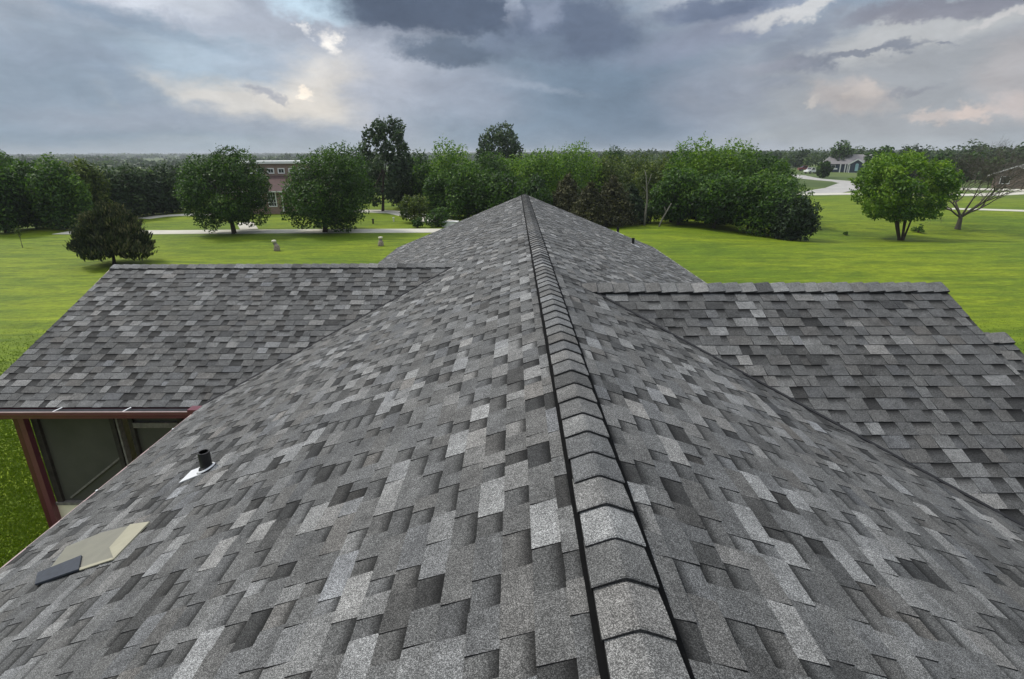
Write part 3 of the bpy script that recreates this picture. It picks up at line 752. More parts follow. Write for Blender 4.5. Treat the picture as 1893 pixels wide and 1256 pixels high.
def tree(name, p, h, w, mat, label, cat='tree', group=None, off=(0, 0), crown_from=.22, n=6000, size=.16, lobes=16, bark=None, seed=1, trunk_r=None, lr=(.28, .45), fill=.62,
         sprigs=0, asp=1.0, shape='round', up=.35, shell=(.55, 1.05), stems=1, along=None, ry=None):
    rng = np.random.default_rng(seed); rnd = random.Random(seed)
    root = empty(name, p, label, cat, group)
    z0 = h*crown_from; cz = (h+z0)/2; rz = (h-z0)/2; rx = w/2
    if shape in ('cone', 'mound'):
        C = []; R_ = []
        K = lobes; pw = .75 if shape == 'cone' else .42
        for i in range(K):
            f = (i+.5)/K; a = i*2.4; rr = rx*(1-f)**pw*.62; l = rx*(1-f)**(pw*.93)*(.5 if shape == 'cone' else .36)+.08*rx
            C.append((rr*math.cos(a), rr*math.sin(a), z0+(h-z0)*f*.97)); R_.append((l, l, (h-z0)*.16))
        C.append((0, 0, z0+(h-z0)*.35)); R_.append((rx*.6, rx*.6, (h-z0)*.36)); C.append((0, 0, z0+(h-z0)*.8)); R_.append((rx*.16, rx*.16, (h-z0)*.2))
        C = np.array(C); R_ = np.array(R_)
    else:
        C, R_ = crown_lobes(rng, rx, rz, lobes, lr, fill)
        if shape == 'open': C = C[:-1]; R_ = R_[:-1]
        if shape == 'dome': C[:, 2] += rz*.0
        C = C+np.array([0, 0, cz])
    q, sh = leaves(rng, C, R_, n, size, asp=asp, up=up, shell=shell, along=along)
    if sprigs:
        m_ = sprigs*5; i0 = rng.integers(0, len(C), sprigs); d = rng.normal(size=(sprigs, 3)); d[:, 2] = np.abs(d[:, 2])*.9+.3; d /= np.linalg.norm(d, axis=1)[:, None]
        S = []; 
        for j in range(5):
            pp = C[i0]+d*R_[i0]*(1.0+.075*j)+rng.normal(size=(sprigs, 3))*.04; a = d+rng.normal(size=(sprigs, 3))*.35
            a /= np.linalg.norm(a, axis=1)[:, None]; b = np.cross(a, rng.normal(size=(sprigs, 3))); b /= np.linalg.norm(b, axis=1)[:, None]; s = size*.8
            S.append(np.stack([pp+a*s, pp+b*s*.4, pp-a*s, pp-b*s*.4], 1))
        S = np.concatenate(S); q = np.concatenate([q, S]); sh = np.concatenate([sh, np.clip(rng.normal(size=len(S))*.2+.6, 0, 1)])
    c_ = q.mean(1); rr = np.percentile(np.hypot(c_[:, 0], c_[:, 1]), 96); k1 = rx/rr
    lo, hi = np.percentile(c_[:, 2], 1), np.percentile(c_[:, 2], 99.3)
    sc3 = np.array([k1, k1, (h-z0)/(hi-lo)]); c2 = c_*sc3; c2[:, 2] += z0-lo*sc3[2]; q = q+(c2-c_)[:, None]
    C = C*sc3; C[:, 2] += z0-lo*sc3[2]
    fo = np.clip((q[:, :, 2]-z0*.5)/max(.1, cz-z0*.5), 0, 2); q[:, :, 0] += off[0]*fo; q[:, :, 1] += off[1]*fo; C[:, 0] += off[0]*C[:, 2]/cz; C[:, 1] += off[1]*C[:, 2]/cz
    keep = q[:, :, 2].min(1) > .05; q = q[keep]; sh = sh[keep]
    quads('crown', q, mat, root, {'shade': sh})
    mb = MB(); tr = trunk_r or max(.08, w*.028); bk = bark or BARK
    for s_ in range(stems):
        a = s_*2*math.pi/max(1, stems)+.5; of = Vector((math.cos(a), math.sin(a), 0))*(0 if stems == 1 else 1)
        tp = Vector((of.x*rx*.35+off[0], of.y*rx*.35+off[1], cz+rz*.25)); st = of*tr*(2.0 if stems > 1 else .6)
        mid = st.lerp(tp, .4)+Vector((rnd.uniform(-1, 1), rnd.uniform(-1, 1), 0))*w*.02
        mb.tube([st+Vector((0, 0, -.15)), st+Vector((0, 0, .12)), st.lerp(mid, .5), mid, tp], [tr*1.5, tr*1.05, tr*.85, tr*.7, tr*.2], 9)
        for j in range(5 if stems == 1 else 3):
            c = Vector(C[rnd.randrange(len(C))]); f = rnd.uniform(.25, .8); b0 = mid.lerp(tp, f-.2 if f > .3 else 0)
            mb.tube([b0, b0.lerp(c, .5)+Vector((0, 0, -.04*w)), c], [tr*.45, tr*.3, tr*.1], 6)
    mb.build('trunk', bk, root, smooth=True)
    return root

def ca(px): return math.cos(math.atan((px-CX)/FPX))
def T_(px, by, ty, wpx, name, mat, label, cx=None, **k):
    p = G(px, by); dist = math.hypot(p.x, p.y); e = ray(px, ty); h = EYE+e.z/math.hypot(e.x, e.y)*dist-p.z
    d3 = (p-Vector((0, 0, EYE))).dot(_F); w = wpx*d3/FPX*ca(px)
    if cx is not None:
        d = ray(cx, by+.55*(ty-by)); f = dist/math.hypot(d.x, d.y); k['off'] = (d.x*f-p.x, d.y*f-p.y)
    return tree(name, p, h, w, mat, label, **k)
def TD(px, dist, ty, wpx, name, mat, label, **k):
    p, h = at_dist(px, dist, ty); d3 = (p-Vector((0, 0, EYE))).dot(_F)
    return tree(name, p, h, wpx*d3/FPX*ca(px), mat, label, **k)

# the lawn trees on the left
T_(433, 432, 279, 168, 'round_tree', G_DARK, cx=418, label='round dark green tree left of the brick building on the driveway edge', n=27000, size=.10, lobes=34, crown_from=.12, sprigs=200, seed=3, lr=(.22, .34), fill=.72)
T_(601, 430, 275, 160, 'round_tree', G_DARK, cx=604, label='round dark green tree right of the brick building on the driveway edge', n=26000, size=.105, lobes=30, crown_from=.06, sprigs=420, seed=4, lr=(.24, .40), fill=.68)
T_(708, 391, 222, 100, 'tall_tree', G_BLUE, cx=709, label='tall narrow grey green tree with gappy top right of the round trees', n=6500, size=.20, lobes=34, crown_from=.12, sprigs=170, seed=5, shape='open', lr=(.12, .26), fill=.76)
T_(766, 412, 362, 52, 'small_tree', G_OLIVE, 'small olive brown tree at the bend of the pale road', n=2200, size=.12, lobes=12, crown_from=.1, seed=6, sprigs=60, shape='open')
T_(810, 419, 385, 44, 'shrub', G_DARK, 'low dark shrub beside the far left slope of the main roof', cat='shrub', n=1800, size=.11, lobes=9, crown_from=-.1, seed=7)
T_(772, 421, 402, 22, 'shrub', G_DARK, 'tiny dark shrub below the olive brown tree', cat='shrub', n=700, size=.09, lobes=5, crown_from=-.1, seed=8)
T_(562, 398, 380, 26, 'shrub', G_MID, 'low foundation shrub in front of the brick building', cat='shrub', n=500, size=.10, lobes=5, crown_from=-.1, seed=9)
# juniper on the near lawn
T_(212, 489, 379, 150, 'juniper_tree', G_JUN, cx=203, label='clipped bronze green juniper on a short trunk behind the left wing', n=15000, size=.085, lobes=26, crown_from=.16, seed=10, bark=BARK_D, trunk_r=.10, asp=1.8, along=(0, 0, 1), shape='mound', sprigs=420)

# wood edge on the far left
wl_ = 'trees at the left edge of the lawn'
for i, (px, d, ty, w, mt, lb) in enumerate([
    (-25, 68, 294, 120, G_MID, 'dark broad tree cut by the left edge of the photo'),
    (38, 70, 303, 105, G_MID, 'broad green tree second from the left edge of the photo'),
    (96, 67, 297, 118, G_MID, 'broad mid green tree above the pale end of the driveway'),
    (150, 70, 300, 86, G_OLIVE, 'yellowish green tree just left of the dark cedars'),
    (5, 90, 284, 90, G_MID, 'tall dark tree behind the wood at the left edge')]):
    TD(px, d, ty, w, 'broadleaf_tree', mt, lb, group=wl_, n=9500, size=.145, lobes=22, crown_from=.04, seed=20+i, sprigs=120)
for i, (px, d, ty, w) in enumerate([(196, 72, 318, 80), (232, 74, 311, 84), (268, 76, 314, 80), (303, 77, 307, 80), (338, 79, 310, 76)]):
    TD(px, d, ty, w, 'cedar_tree', G_CEDAR, ['leftmost of the five black green cedars', 'second black green cedar from the left of the row', 'middle black green cedar of the row of five', 'fourth black green cedar from the left of the row', 'black green cedar next to the round lawn tree'][i], group='row of dark cedars', n=4200, size=.15, lobes=20, crown_from=.0, seed=30+i, shape='dome', fill=.6, asp=1.3, sprigs=120, bark=BARK_D)
# trees around the tall tree
for i, (px, d, ty, w, mt, lb) in enumerate([
    (655, 84, 296, 60, G_DARK, 'dark tree between the right round tree and the tall tree'),
    (742, 72, 300, 70, G_DARK, 'dark green tree just right of the tall grey green tree'),
    (772, 84, 283, 62, G_DARK, 'bushy dark tree left of the light green wood'),
    (790, 70, 305, 60, G_MID, 'mid green tree above the dark low shrub')]):
    TD(px, d, ty, w, 'broadleaf_tree', mt, lb, group='trees beyond the pale road', n=4500, size=.19, lobes=16, crown_from=.05, seed=40+i, sprigs=80)
# the wood behind the ridge
wd = 'trees of the wood behind the roof ridge'
WOOD = [
 (835, 66, 266, 92, G_LIGHT, 'light green tree at the left end of the wood'),
 (862, 58, 300, 90, G_MID, 'darker tree at the front left of the wood'),
 (812, 60, 320, 60, G_MID, 'low green tree at the left foot of the wood'),
 (900, 62, 285, 88, G_DARK, 'dark tree below the tall emergent crown'),
 (922, 56, 318, 90, G_DARK, 'dark tree in front just left of the ridge end'),
 (960, 66, 290, 90, G_LIGHT, 'light green tree straight behind the ridge end'),
 (1002, 62, 280, 100, G_LIGHT, 'light green tree right above the ridge end'),
 (1060, 66, 268, 112, G_LIGHT, 'tallest light green tree between ridge end and cedars'),
 (985, 54, 330, 70, G_DARK, 'dark low tree touching the ridge end'),
 (1120, 68, 292, 80, G_OLIVE, 'olive tree behind the brown cedars'),
 (1172, 74, 287, 100, G_OLIVE, 'yellowish tree in the low middle of the wood'),
 (1225, 66, 290, 90, G_OLIVE, 'olive green tree above the dead pale trunk'),
 (1136, 92, 276, 56, G_DARK, 'small dark crown far back in the middle of the wood'),
 (1288, 62, 262, 120, G_LIGHT, 'large bright tree with the highest crown right of the dead trunk'),
 (1350, 64, 266, 120, G_LIGHT, 'large bright tree in the middle of the right part of the wood'),
 (1408, 62, 283, 110, G_MID, 'green tree sloping down towards the right end of the wood'),
 (1438, 60, 305, 72, G_MID, 'lower green tree near the right end of the wood'),
 (1262, 54, 315, 100, G_MID, 'front tree with bare trunk right of the dead trunk'),
 (1330, 53, 320, 110, G_MID, 'front tree in the middle of the right wood edge'),
 (1395, 52.5, 328, 100, G_MID, 'front tree left of the low cedar at the wood end'),
]
for i, (px, d, ty, w, mt, lb) in enumerate(WOOD):
    TD(px, d, ty, w, 'broadleaf_tree', mt, lb, group=wd, n=9500, size=.135, lobes=24, crown_from=.14 if i > 16 else .04, seed=60+i, sprigs=100, bark=BARK_G)
TD(924, 100, 231, 78, 'emergent_tree', G_BLUE, 'tall loose crowned tree rising above the wood left of the ridge', n=4200, size=.26, lobes=16, crown_from=.35, seed=90, shape='open', sprigs=90, lr=(.25, .4), fill=.66)
cd = 'dark cedars at the edge of the wood'
for i, (px, d, ty, w, mt, lb) in enumerate([
 (1050, 55, 326, 84, G_BROWN, 'brown green cedar at the left of the cedar group'),
 (1092, 51, 340, 78, G_BROWN, 'nearest brown green cedar behind the right roof rake'),
 (1135, 52, 330, 88, G_BROWN, 'broad brown green cedar left of the dead trunk'),
 (1170, 54, 345, 62, G_CEDAR, 'dark cedar beside the dead pale trunk'),
 (1440, 52, 322, 130, G_MID, 'full green tree low at the right end of the wood'),
 (1478, 50, 366, 84, G_CEDAR, 'last low olive cedar at the right end of the wood')]):
    TD(px, d, ty, w, 'cedar_tree', mt, lb, group=cd, n=8000, size=.11, lobes=22, crown_from=-.02, seed=100+i, shape='cone' if i < 4 else 'dome', asp=1.3, sprigs=160, bark=BARK_D)

def bare(name, p, pts, rad, mat, label, cat):
    root = empty(name, p, label, cat); mb = MB()
    for P, R_ in zip(pts, rad): mb.tube(P, R_, 7)
    mb.build('trunk', mat, root, smooth=True); return root
p = G(1191, 417); s = 54/FPX
bare('dead_trunk', p, [[(0, 0, -.2), (.05, 0, 1.2), (.10, 0, 2.4), (-.02, 0, 3.4), (-.16, 0, 4.4), (-.3, .1, 4.9)], [(-.02, 0, 3.4), (.2, 0, 4.1), (.3, 0, 4.6)], [(.1, 0, 2.4), (.0, .1, 3.0), (-.35, .1, 3.5)]], [[.11, .10, .08, .06, .04, .02], [.04, .03, .015], [.035, .02, .015]], BARK_W, 'pale dead trunk with forked top at the edge of the wood', 'tree')
p = G(1217, 420)
TD(1196, 55, 372, 52, 'understory_shrub', G_MID, 'leafy green growth around the foot of the dead trunk', cat='shrub', n=1500, size=.11, lobes=8, crown_from=.0, seed=171)
TD(1246, 56, 352, 80, 'understory_shrub', G_MID, 'dense green growth behind the leaning pale trunk', cat='shrub', n=3500, size=.12, lobes=12, crown_from=.0, seed=172)
TD(1330, 56, 365, 110, 'understory_shrub', G_DARK, 'dark growth under the middle of the right wood edge', cat='shrub', n=4000, size=.12, lobes=14, crown_from=.0, seed=173)
bare('leaning_trunk', p, [[(0, 0, -.2), (.25, 0, .6), (.6, 0, 1.3), (1.0, 0, 2.1)], [(.55, 0, 1.2), (.5, 0, 1.5), (.42, 0, 1.8)]], [[.08, .07, .06, .04], [.04, .03, .02]], BARK_W, 'thin pale trunk leaning right under the wood edge', 'tree')

# right lawn: multi-stemmed tree, bare tree, shrubs
T_(1665, 445, 285, 200, 'multi_stem_tree', G_LIGHT, cx=1668, label='bright green many stemmed tree on the right lawn', n=16000, size=.135, lobes=34, crown_from=.26, seed=121, stems=6, trunk_r=.085, sprigs=500, lr=(.18, .34), fill=.76, shape='open', bark=BARK)
def bare_tree(px, by, ty, wpx, label):
    TW = .9
    p = G(px, by); dist = math.hypot(p.x, p.y); e = ray(px, ty); h = EYE+e.z/math.hypot(e.x, e.y)*dist-p.z
    w = wpx*(p-Vector((0, 0, EYE))).dot(_F)/FPX; rnd = random.Random(77)
    root = empty('bare_tree', p, label, 'tree'); mb = MB(); tw = MB()
    def grow(a, d, L, r, dep):
        b = a+d*L; m2 = a.lerp(b, .5)+Vector((rnd.uniform(-1, 1), rnd.uniform(-1, 1), rnd.uniform(-.5, .5)))*L*.10
        (mb if dep < 3 else tw).tube([a, m2, b], [r, r*.85, r*.68], 7 if dep < 2 else (4 if dep < 4 else 3), cap=False)
        if dep >= 9: return
        k = 2 if dep < 1 else rnd.choice((2, 3, 3) if dep < 5 else (2, 3))
        for i in range(k):
            ax = Vector((rnd.gauss(0, 1), rnd.gauss(0, 1), rnd.gauss(0, .5))); nd_ = (d+ax.normalized()*rnd.uniform(.5, .85)).normalized()
            nd_.z = nd_.z*.85+.06; nd_.normalize()
            grow(b if i or dep < 2 else b, nd_, L*rnd.uniform(.68, .86), r*.64, dep+1)
    for (dx, dy, dz, L) in ((-.75, .1, 1, .24), (.25, -.2, 1, .27), (1.1, .2, .8, .32), (-.1, .6, .9, .24), (-1.1, -.2, .6, .22), (.7, -.5, .9, .30), (1.3, -.1, .7, .26)):
        grow(Vector((0, 0, h*.15)), Vector((dx, dy, dz)).normalized(), L*h*.88, .10, 1)
    mb.tube([(0, 0, -.2), (0, 0, .1), (.02, 0, h*.09), (0, 0, h*.17)], [.33, .25, .19, .16], 10)
    mb.build('trunk', BARK_G, root, smooth=True); tw.build('twigs', bark_mat("twig_bark", (.11, .10, .085)), root)
bare_tree(1770, 424, 272, 150, 'leafless grey brown tree on the right lawn behind the bright green tree')
T_(1563, 435, 429, 9, 'shrub', G_MID, 'tiny dark shrub on the lawn left of the many stemmed tree', cat='shrub', n=300, size=.08, lobes=4, crown_from=-.4, seed=131)
T_(1697, 430, 416, 28, 'shrub', G_MID, 'low dark shrub between the leafy and the leafless tree', cat='shrub', n=500, size=.1, lobes=5, crown_from=-.8, seed=133)
# trees around the far houses
fr = 'trees around the far houses on the right'
FAR = [
 (1523, 175, 300, 28, G_DARK, 'round', 'round dark tree left of the blue house'), (1553, 222, 262, 40, G_DARK, 'round', 'tall dark tree rising over the blue house'),
 (1582, 230, 284, 36, G_DARK, 'round', 'dark tree behind the blue house roof'), (1625, 150, 274, 70, G_MID, 'round', 'green tree just right of the blue house'),
 (1690, 160, 286, 70, G_MID, 'round', 'green tree behind the many stemmed tree'), (1742, 150, 287, 60, G_DARK, 'round', 'dark tree behind the leafless tree, left'),
 (1795, 160, 284, 70, G_DARK, 'round', 'dark tree behind the leafless tree, right'), (1850, 150, 285, 70, G_DARK, 'round', 'dark tree behind the brick house with the pale roof'),
 (1900, 150, 282, 70, G_DARK, 'round', 'dark tree cut by the right edge of the photo'), (1470, 285, 288, 60, G_DARK, 'round', 'dark tree behind the red truck'),
 (1435, 280, 284, 60, G_DARK, 'round', 'dark tree behind the right end of the wood'), (1873, 190, 302, 26, G_OLIVE, 'round', 'small yellowish tree over the pale roof')]
for i, (px, d, ty, w, mt, shp, lb) in enumerate(FAR):
    TD(px, d, ty, w, 'far_tree', mt, lb, group=fr, n=1800, size=.42, lobes=13, crown_from=.05, seed=140+i, shape=shp)
# sapling at far left
T_(42, 458, 418, 14, 'sapling', G_OLIVE, 'thin staked sapling on the lawn at the far left', n=160, size=.07, lobes=4, crown_from=.6, seed=150, trunk_r=.025, bark=BARK_G)

# distant woodland: nobody could count it
def woodland():
    rng = np.random.default_rng(9); Q = []; S = []
    n = 5200; u = rng.random(n); r = 105*np.exp(u*np.log(5200/105)); az = rng.uniform(-1.0, 1.0, n)
    X = r*np.sin(az); Y = r*np.cos(az)
    # keep clear of the open fields on the right and the lawn
    px = 946+FPX*np.tan(az)/math.cos(PITCH)*.945
    open_ = (az > .42) & (r < 235); near = (az > -.05) & (az <= .42) & (r < 115)
    build_zone = (az < -.2) & (az > -.55) & (r < 112)
    # scattered open meadows farther out
    mead = (np.sin(X*.006+1.3)*np.sin(Y*.0047+.4) > .55) & (r > 320)
    ok = ~(open_ | near | build_zone | mead)
    X, Y, r = X[ok], Y[ok], r[ok]
    for x, y, d in zip(X, Y, r):
        h = rng.uniform(6.5, 9.5)*(1 if d < 500 else 1.15); w = max(7, d*.018)*rng.uniform(.7, 1.3)
        h *= .82+.34*max(-.6, math.sin(x*.021+1)*math.sin(y*.017+2)+.5*math.sin(x*.006)*math.cos(y*.005)); 
        if x < 0 and d < 260: h *= .85
        k = int(190 if d < 300 else (90 if d < 900 else 36)); s = max(.5, d*.0022)
        z = float(H(x, y)); c = np.array([[x+rng.uniform(-.3, .3)*w, y+rng.uniform(-.3, .3)*w, z+h*rng.uniform(.4, .68)] for _ in range(4)])
        R_ = np.tile([w*.34, w*.34, h*.34], (4, 1))
        q, sh = leaves(rng, c, R_, k, s, up=.6)
        Q.append(q); S.append(np.clip(sh+rng.normal()*.18, 0, 1))
    o = quads('woodland', np.concatenate(Q), G_DK2, None, {'shade': np.concatenate(S)}); tag(o, 'distant woodland canopy stretching to the horizon', 'woodland', kind='stuff')
G_DK2 = leaf_mat('woodland_leaf', (.014, .032, .010), (.036, .070, .018), (.085, .130, .030))
woodland()

# ------------------------------------------------------------------ brick building beyond the driveway
def window(par, x0, x1, z0, z1, y, fr=.09, bars=(1, 1), mat_f=None, glass=None, name='window'):
    mb = MB(); f = mat_f or WHITE
    mb.box((x0-fr, y-.05, z0-fr), (x1+fr, y+.02, z0)); mb.box((x0-fr, y-.05, z1), (x1+fr, y+.02, z1+fr))
    mb.box((x0-fr, y-.05, z0), (x0, y+.02, z1)); mb.box((x1, y-.05, z0), (x1+fr, y+.02, z1))
    w = mb.build(name, f, par)
    mb = MB(); mb.box((x0, y-.015, z0), (x1, y+.0, z1)); mb.build('pane', glass or GLASS, w)
    if bars[0]:
        mb = MB()
        for i in range(1, bars[0]+1): x = x0+(x1-x0)*i/(bars[0]+1); mb.box((x-.015, y-.03, z0), (x+.015, y-.016, z1))
        for i in range(1, bars[1]+1): z = z0+(z1-z0)*i/(bars[1]+1); mb.box((x0, y-.034, z-.015), (x1, y-.031, z+.015))
        mb.build('muntin', f if bars[0] < 3 else FRAME_G, w)
    return w
GLASS = plain('dark_window_glass', (.02, .024, .028), .08, .6, .2, 1)
BRICK = brick_mat('brown_brick', (.20, .115, .085), (.26, .155, .115), (.30, .26, .22))
BRICKR = brick_mat('pinkish_brick', (.20, .135, .105), (.26, .175, .135), (.33, .28, .24))
MROOF = plain('maroon_shingles', (.085, .054, .050), .85, .2, .22, 2.5)
bp = G(513, 396); B0 = Vector((bp.x, bp.y, bp.z)); 
bb = empty('brick_building', B0, 'brick building with maroon roof and a row of small white windows', 'building')
def bl(px, py, dy):
    q = on_y(px, py, B0.y+dy); return q-B0
xl, xr = bl(425, 350, 0).x, bl(521, 350, 0).x; ze = bl(505, 353, 0).z
mb = MB(); mb.box((xl, 0, -.3), (xr, 12, ze)); mb.build('wall', BRICK, bb)
cy = 4.0; cl, crr = bl(432, 310, cy).x, bl(568, 310, cy).x; c0, c1 = bl(500, 325, cy).z, bl(500, 303, cy).z
mb = MB(); mb.box((cl, cy, -.3), (crr, cy+8, c1)); mb.build('clerestory_wall', BRICKR, bb)
mb = MB(); mb.box((cl-.25, cy-.25, c1), (crr+.25, cy+8.2, c1+.28)); mb.build('cornice', WHITE, bb)
mb = MB(); mb.face([(xl-.3, -.45, ze-.02), (xr+.4, -.45, ze-.02), (xr+.4, cy-.02, c0), (xl-.3, cy-.02, c0)])
mb.face([(xl-.3, -.45, ze-.14), (xl-.3, cy-.02, c0-.12), (xr+.4, cy-.02, c0-.12), (xr+.4, -.45, ze-.14)])
mb.face([(xl-.3, -.45, ze-.14), (xr+.4, -.45, ze-.14), (xr+.4, -.45, ze-.02), (xl-.3, -.45, ze-.02)], 1)
mb.face([(xr+.4, -.45, ze-.14), (xr+.4, cy, c0-.12), (xr+.4, cy, c0), (xr+.4, -.45, ze-.02)], 1)
mb.build('roof', [MROOF, WHITE], bb)
for px in (461, 480.5, 500.5, 520, 540, 559):
    a = bl(px-5, 313, cy); b = bl(px+5, 319.5, cy); window(bb, a.x, b.x, b.z, a.z, cy-.005, .12, (1, 0))
a = bl(500, 355, 0); b = bl(513, 381, 0); window(bb, a.x-.3, b.x-.1, b.z, a.z-.05, -.005, .10, (2, 3))
a = bl(470, 355, 0); b = bl(485, 381, 0); window(bb, a.x, b.x, b.z, a.z-.05, -.005, .10, (2, 3))
mb = MB(); mb.box((xr-.16, -.10, .1), (xr-.04, -.002, ze-.15)); mb.build('downspout', WHITE, bb)
mb = MB()
# white utility box, stakes and the two yard ornaments
p = G(832, 419); o = empty('utility_cabinet', p, 'low white utility cabinet beside the far left roof slope', 'cabinet')
mb = MB(); mb.box((-.7, -.35, 0), (.75, .35, .42)); mb.build('cabinet_body', WHITE, o); mb = MB(); mb.box((-.75, -.4, .42), (.8, .4, .48)); mb.build('lid', WHITE, o)
def stake(px, by, ty, mat, w, label):
    p = G(px, by); d3 = (p-Vector((0, 0, EYE))).dot(_F); h = (by-ty)*d3/FPX*1.0
    o = empty('yard_stake', p, label, 'stake'); mb = MB(); mb.tube([(0, 0, -.1), (0, 0, h*.85), (0, 0, h)], [w, w*.9, w*.5], 8); mb.build('pole', mat, o)
    mb = MB(); mb.tube([(0, 0, h*.8), (0, 0, h*.95)], [w*1.6, w*1.4], 8); mb.build('cap', mat, o)
stake(690, 414, 405, FRAME, .09, 'short black stake on the grass beyond the driveway')
stake(728, 410, 402, WHITE, .07, 'short white stake on the grass beyond the driveway')
STONE = plain('weathered_stone', (.26, .22, .17), .9, .2, .4, 9, .02); STONE_L = plain('pale_stone', (.62, .58, .48), .9, .2, .2, 8)
def ornament(px, by, ty, lean, label):
    p = G(px, by); d3 = (p-Vector((0, 0, EYE))).dot(_F); h = (by-ty)*d3/FPX; o = empty('stone_ornament', p, label, 'ornament', 'small stacked stone ornaments on the left lawn')
    rnd = random.Random(px); mb = MB()
    mb.tube([(0, 0, -.1), (0, 0, h*.15), (.03, 0, h*.4), (lean*.4, 0, h*.62)], [.20, .22, .19, .12], 9); mb.build('plinth', STONE, o, smooth=True)
    mb = MB(); mb.tube([(lean*.4, 0, h*.58), (lean*.8, 0, h*.7), (lean, 0, h*.8)], [.10, .15, .08], 8); mb.build('figure', FRAME_G, o, smooth=True)
    mb = MB(); mb.tube([(lean*1.1, 0, h*.78), (lean*1.2, 0, h*.86), (lean*1.2, 0, h*.97), (lean*1.2, 0, h)], [.12, .17, .15, .06], 9); mb.build('cap_stone', STONE_L, o, smooth=True)
ornament(512, 464, 444, -.10, 'stacked stone ornament with pale cap in front of the brick building, on the left')
ornament(704, 455, 438, .02, 'stacked stone ornament with pale cap nearest the main roof')

# ------------------------------------------------------------------ far houses and vehicles on the right
BLUE = siding_mat('dark_blue_siding', (.035, .055, .085)); GROOF = plain('grey_roof', (.20, .19, .19), .85, .2, .15, 1.5); PALE = plain('pale_blue_glass', (.35, .55, .60), .2, .5)
def facing(p):  # rotation so that local -Y looks at the camera
    return -math.atan2(p.x, p.y)
p = G(1574, 319); bh = empty('blue_house', p, 'dark blue house with white trimmed gable and arched window far right', 'house', rz=facing(p))
S = (p-Vector((0, 0, EYE))).length/FPX*.98
mb = MB(); mb.box((-9.0, 0, -.5), (7.2, 8, 2.7)); mb.build('wall', BLUE, bh)
mb = MB(); a = [(-9.5, -.6, 2.6), (7.7, -.6, 2.6), (4.8, 4, 5.6), (-6.6, 4, 5.6)]; mb.face(a); mb.face([(-9.5, 8.6, 2.6), (-6.6, 4, 5.6), (4.8, 4, 5.6), (7.7, 8.6, 2.6)]); mb.face([(7.7, -.6, 2.6), (7.7, 8.6, 2.6), (4.8, 4, 5.6)]); mb.face([(-9.5, -.6, 2.6), (-6.6, 4, 5.6), (-9.5, 8.6, 2.6)])
mb.face([(-9.5, -.6, 2.6), (-9.5, 8.6, 2.6), (7.7, 8.6, 2.6), (7.7, -.6, 2.6)]); mb.build('roof', GROOF, bh)
mb = MB(); mb.box((-.9, -2.5, -.5), (3.3, 0, 2.7)); mb.face([(-.9, -2.5, 2.7), (3.3, -2.5, 2.7), (1.2, -2.5, 4.0)]); mb.build('gable_wall', BLUE, bh)
mb = MB(); mb.face([(-1.3, -2.9, 2.55), (1.2, -2.9, 4.2), (1.2, 2.5, 4.2), (-1.3, 2.5, 2.55)]); mb.face([(1.2, -2.9, 4.2), (3.7, -2.9, 2.55), (3.7, 2.5, 2.55), (1.2, 2.5, 4.2)]); mb.build('gable_roof', GROOF, bh)
mb = MB(); mb.beam((-1.35, -2.92, 2.5), (1.2, -2.92, 4.15), .10, .38); mb.beam((1.2, -2.92, 4.15), (3.75, -2.92, 2.5), .10, .38)
mb.box((-1.0, -2.6, -.4), (-.7, -2.45, 2.5)); mb.box((3.1, -2.6, -.4), (3.4, -2.45, 2.5)); mb.box((-.7, -2.6, -.35), (3.1, -2.45, .0)); mb.build('trim', WHITE, bh)
mb = MB(); mb.box((.75, -2.6, .5), (1.65, -2.52, 2.4)); mb.tube([(1.2, -2.6, 2.4), (1.2, -2.52, 2.4)], [.45, .45], 14); mb.build('window', PALE, bh)
for x in (-8.9, -7.6, -3.6, -2.2, -1.5):
    mb = MB(); mb.box((x, -1.6, -.3), (x+.32, -1.3, 2.6)); mb.build('column', WHITE, bh)
mb = MB(); mb.box((-6.3, -1.55, .9), (-4.2, -1.45, 1.3)); mb.box((-9.2, -1.7, -.4), (-.9, 0, -.1)); mb.build('porch_rail', WHITE, bh)
window(bh, -6, -5, 1.0, 2.2, -.01, .12, (0, 0)); window(bh, 4.4, 5.4, 1.0, 2.2, -.01, .12, (0, 0))
# brick house with pale metal roof
p = G(1878, 349); kh = empty('brick_house', p, 'brick house with pale ribbed roof at the right edge of the photo', 'house', rz=facing(p)-.25)
mb = MB(); mb.box((-3.5, 0, -.5), (9, 7, 2.3)); mb.face([(-3.5, 0, 2.3), (2.6, 0, 2.3), (-.4, 0, 3.6)]); mb.build('wall', BRICKR, kh)
mb = MB()
mb.face([(-.4, -.5, 3.75), (3.2, -.5, 2.1), (10, -.5, 2.1), (10, 3.5, 4.2), (-.4, 3.5, 4.2)][::1]); mb.face([(-4.2, -.5, 2.1), (-.4, -.5, 3.75), (-.4, 3.5, 4.2), (-4.2, 7.5, 2.1)]); mb.face([(-.4, 3.5, 4.2), (10, 3.5, 4.2), (10, 7.5, 2.1), (-4.2, 7.5, 2.1)])
mb.build('roof', plain('pale_metal_roof', (.50, .49, .46), .5, .4, .1, 2), kh)
mb = MB(); mb.beam((-4.3, -.55, 2.05), (-.4, -.55, 3.75), .08, .22); mb.beam((-.4, -.55, 3.75), (3.3, -.55, 2.05), .08, .22); mb.build('trim', WHITE, kh)
window(kh, 1.2, 2.2, .6, 1.8, -.005, .1, (0, 0)); window(kh, -2.4, -1.2, .8, 1.9, -.005, .1, (0, 0))
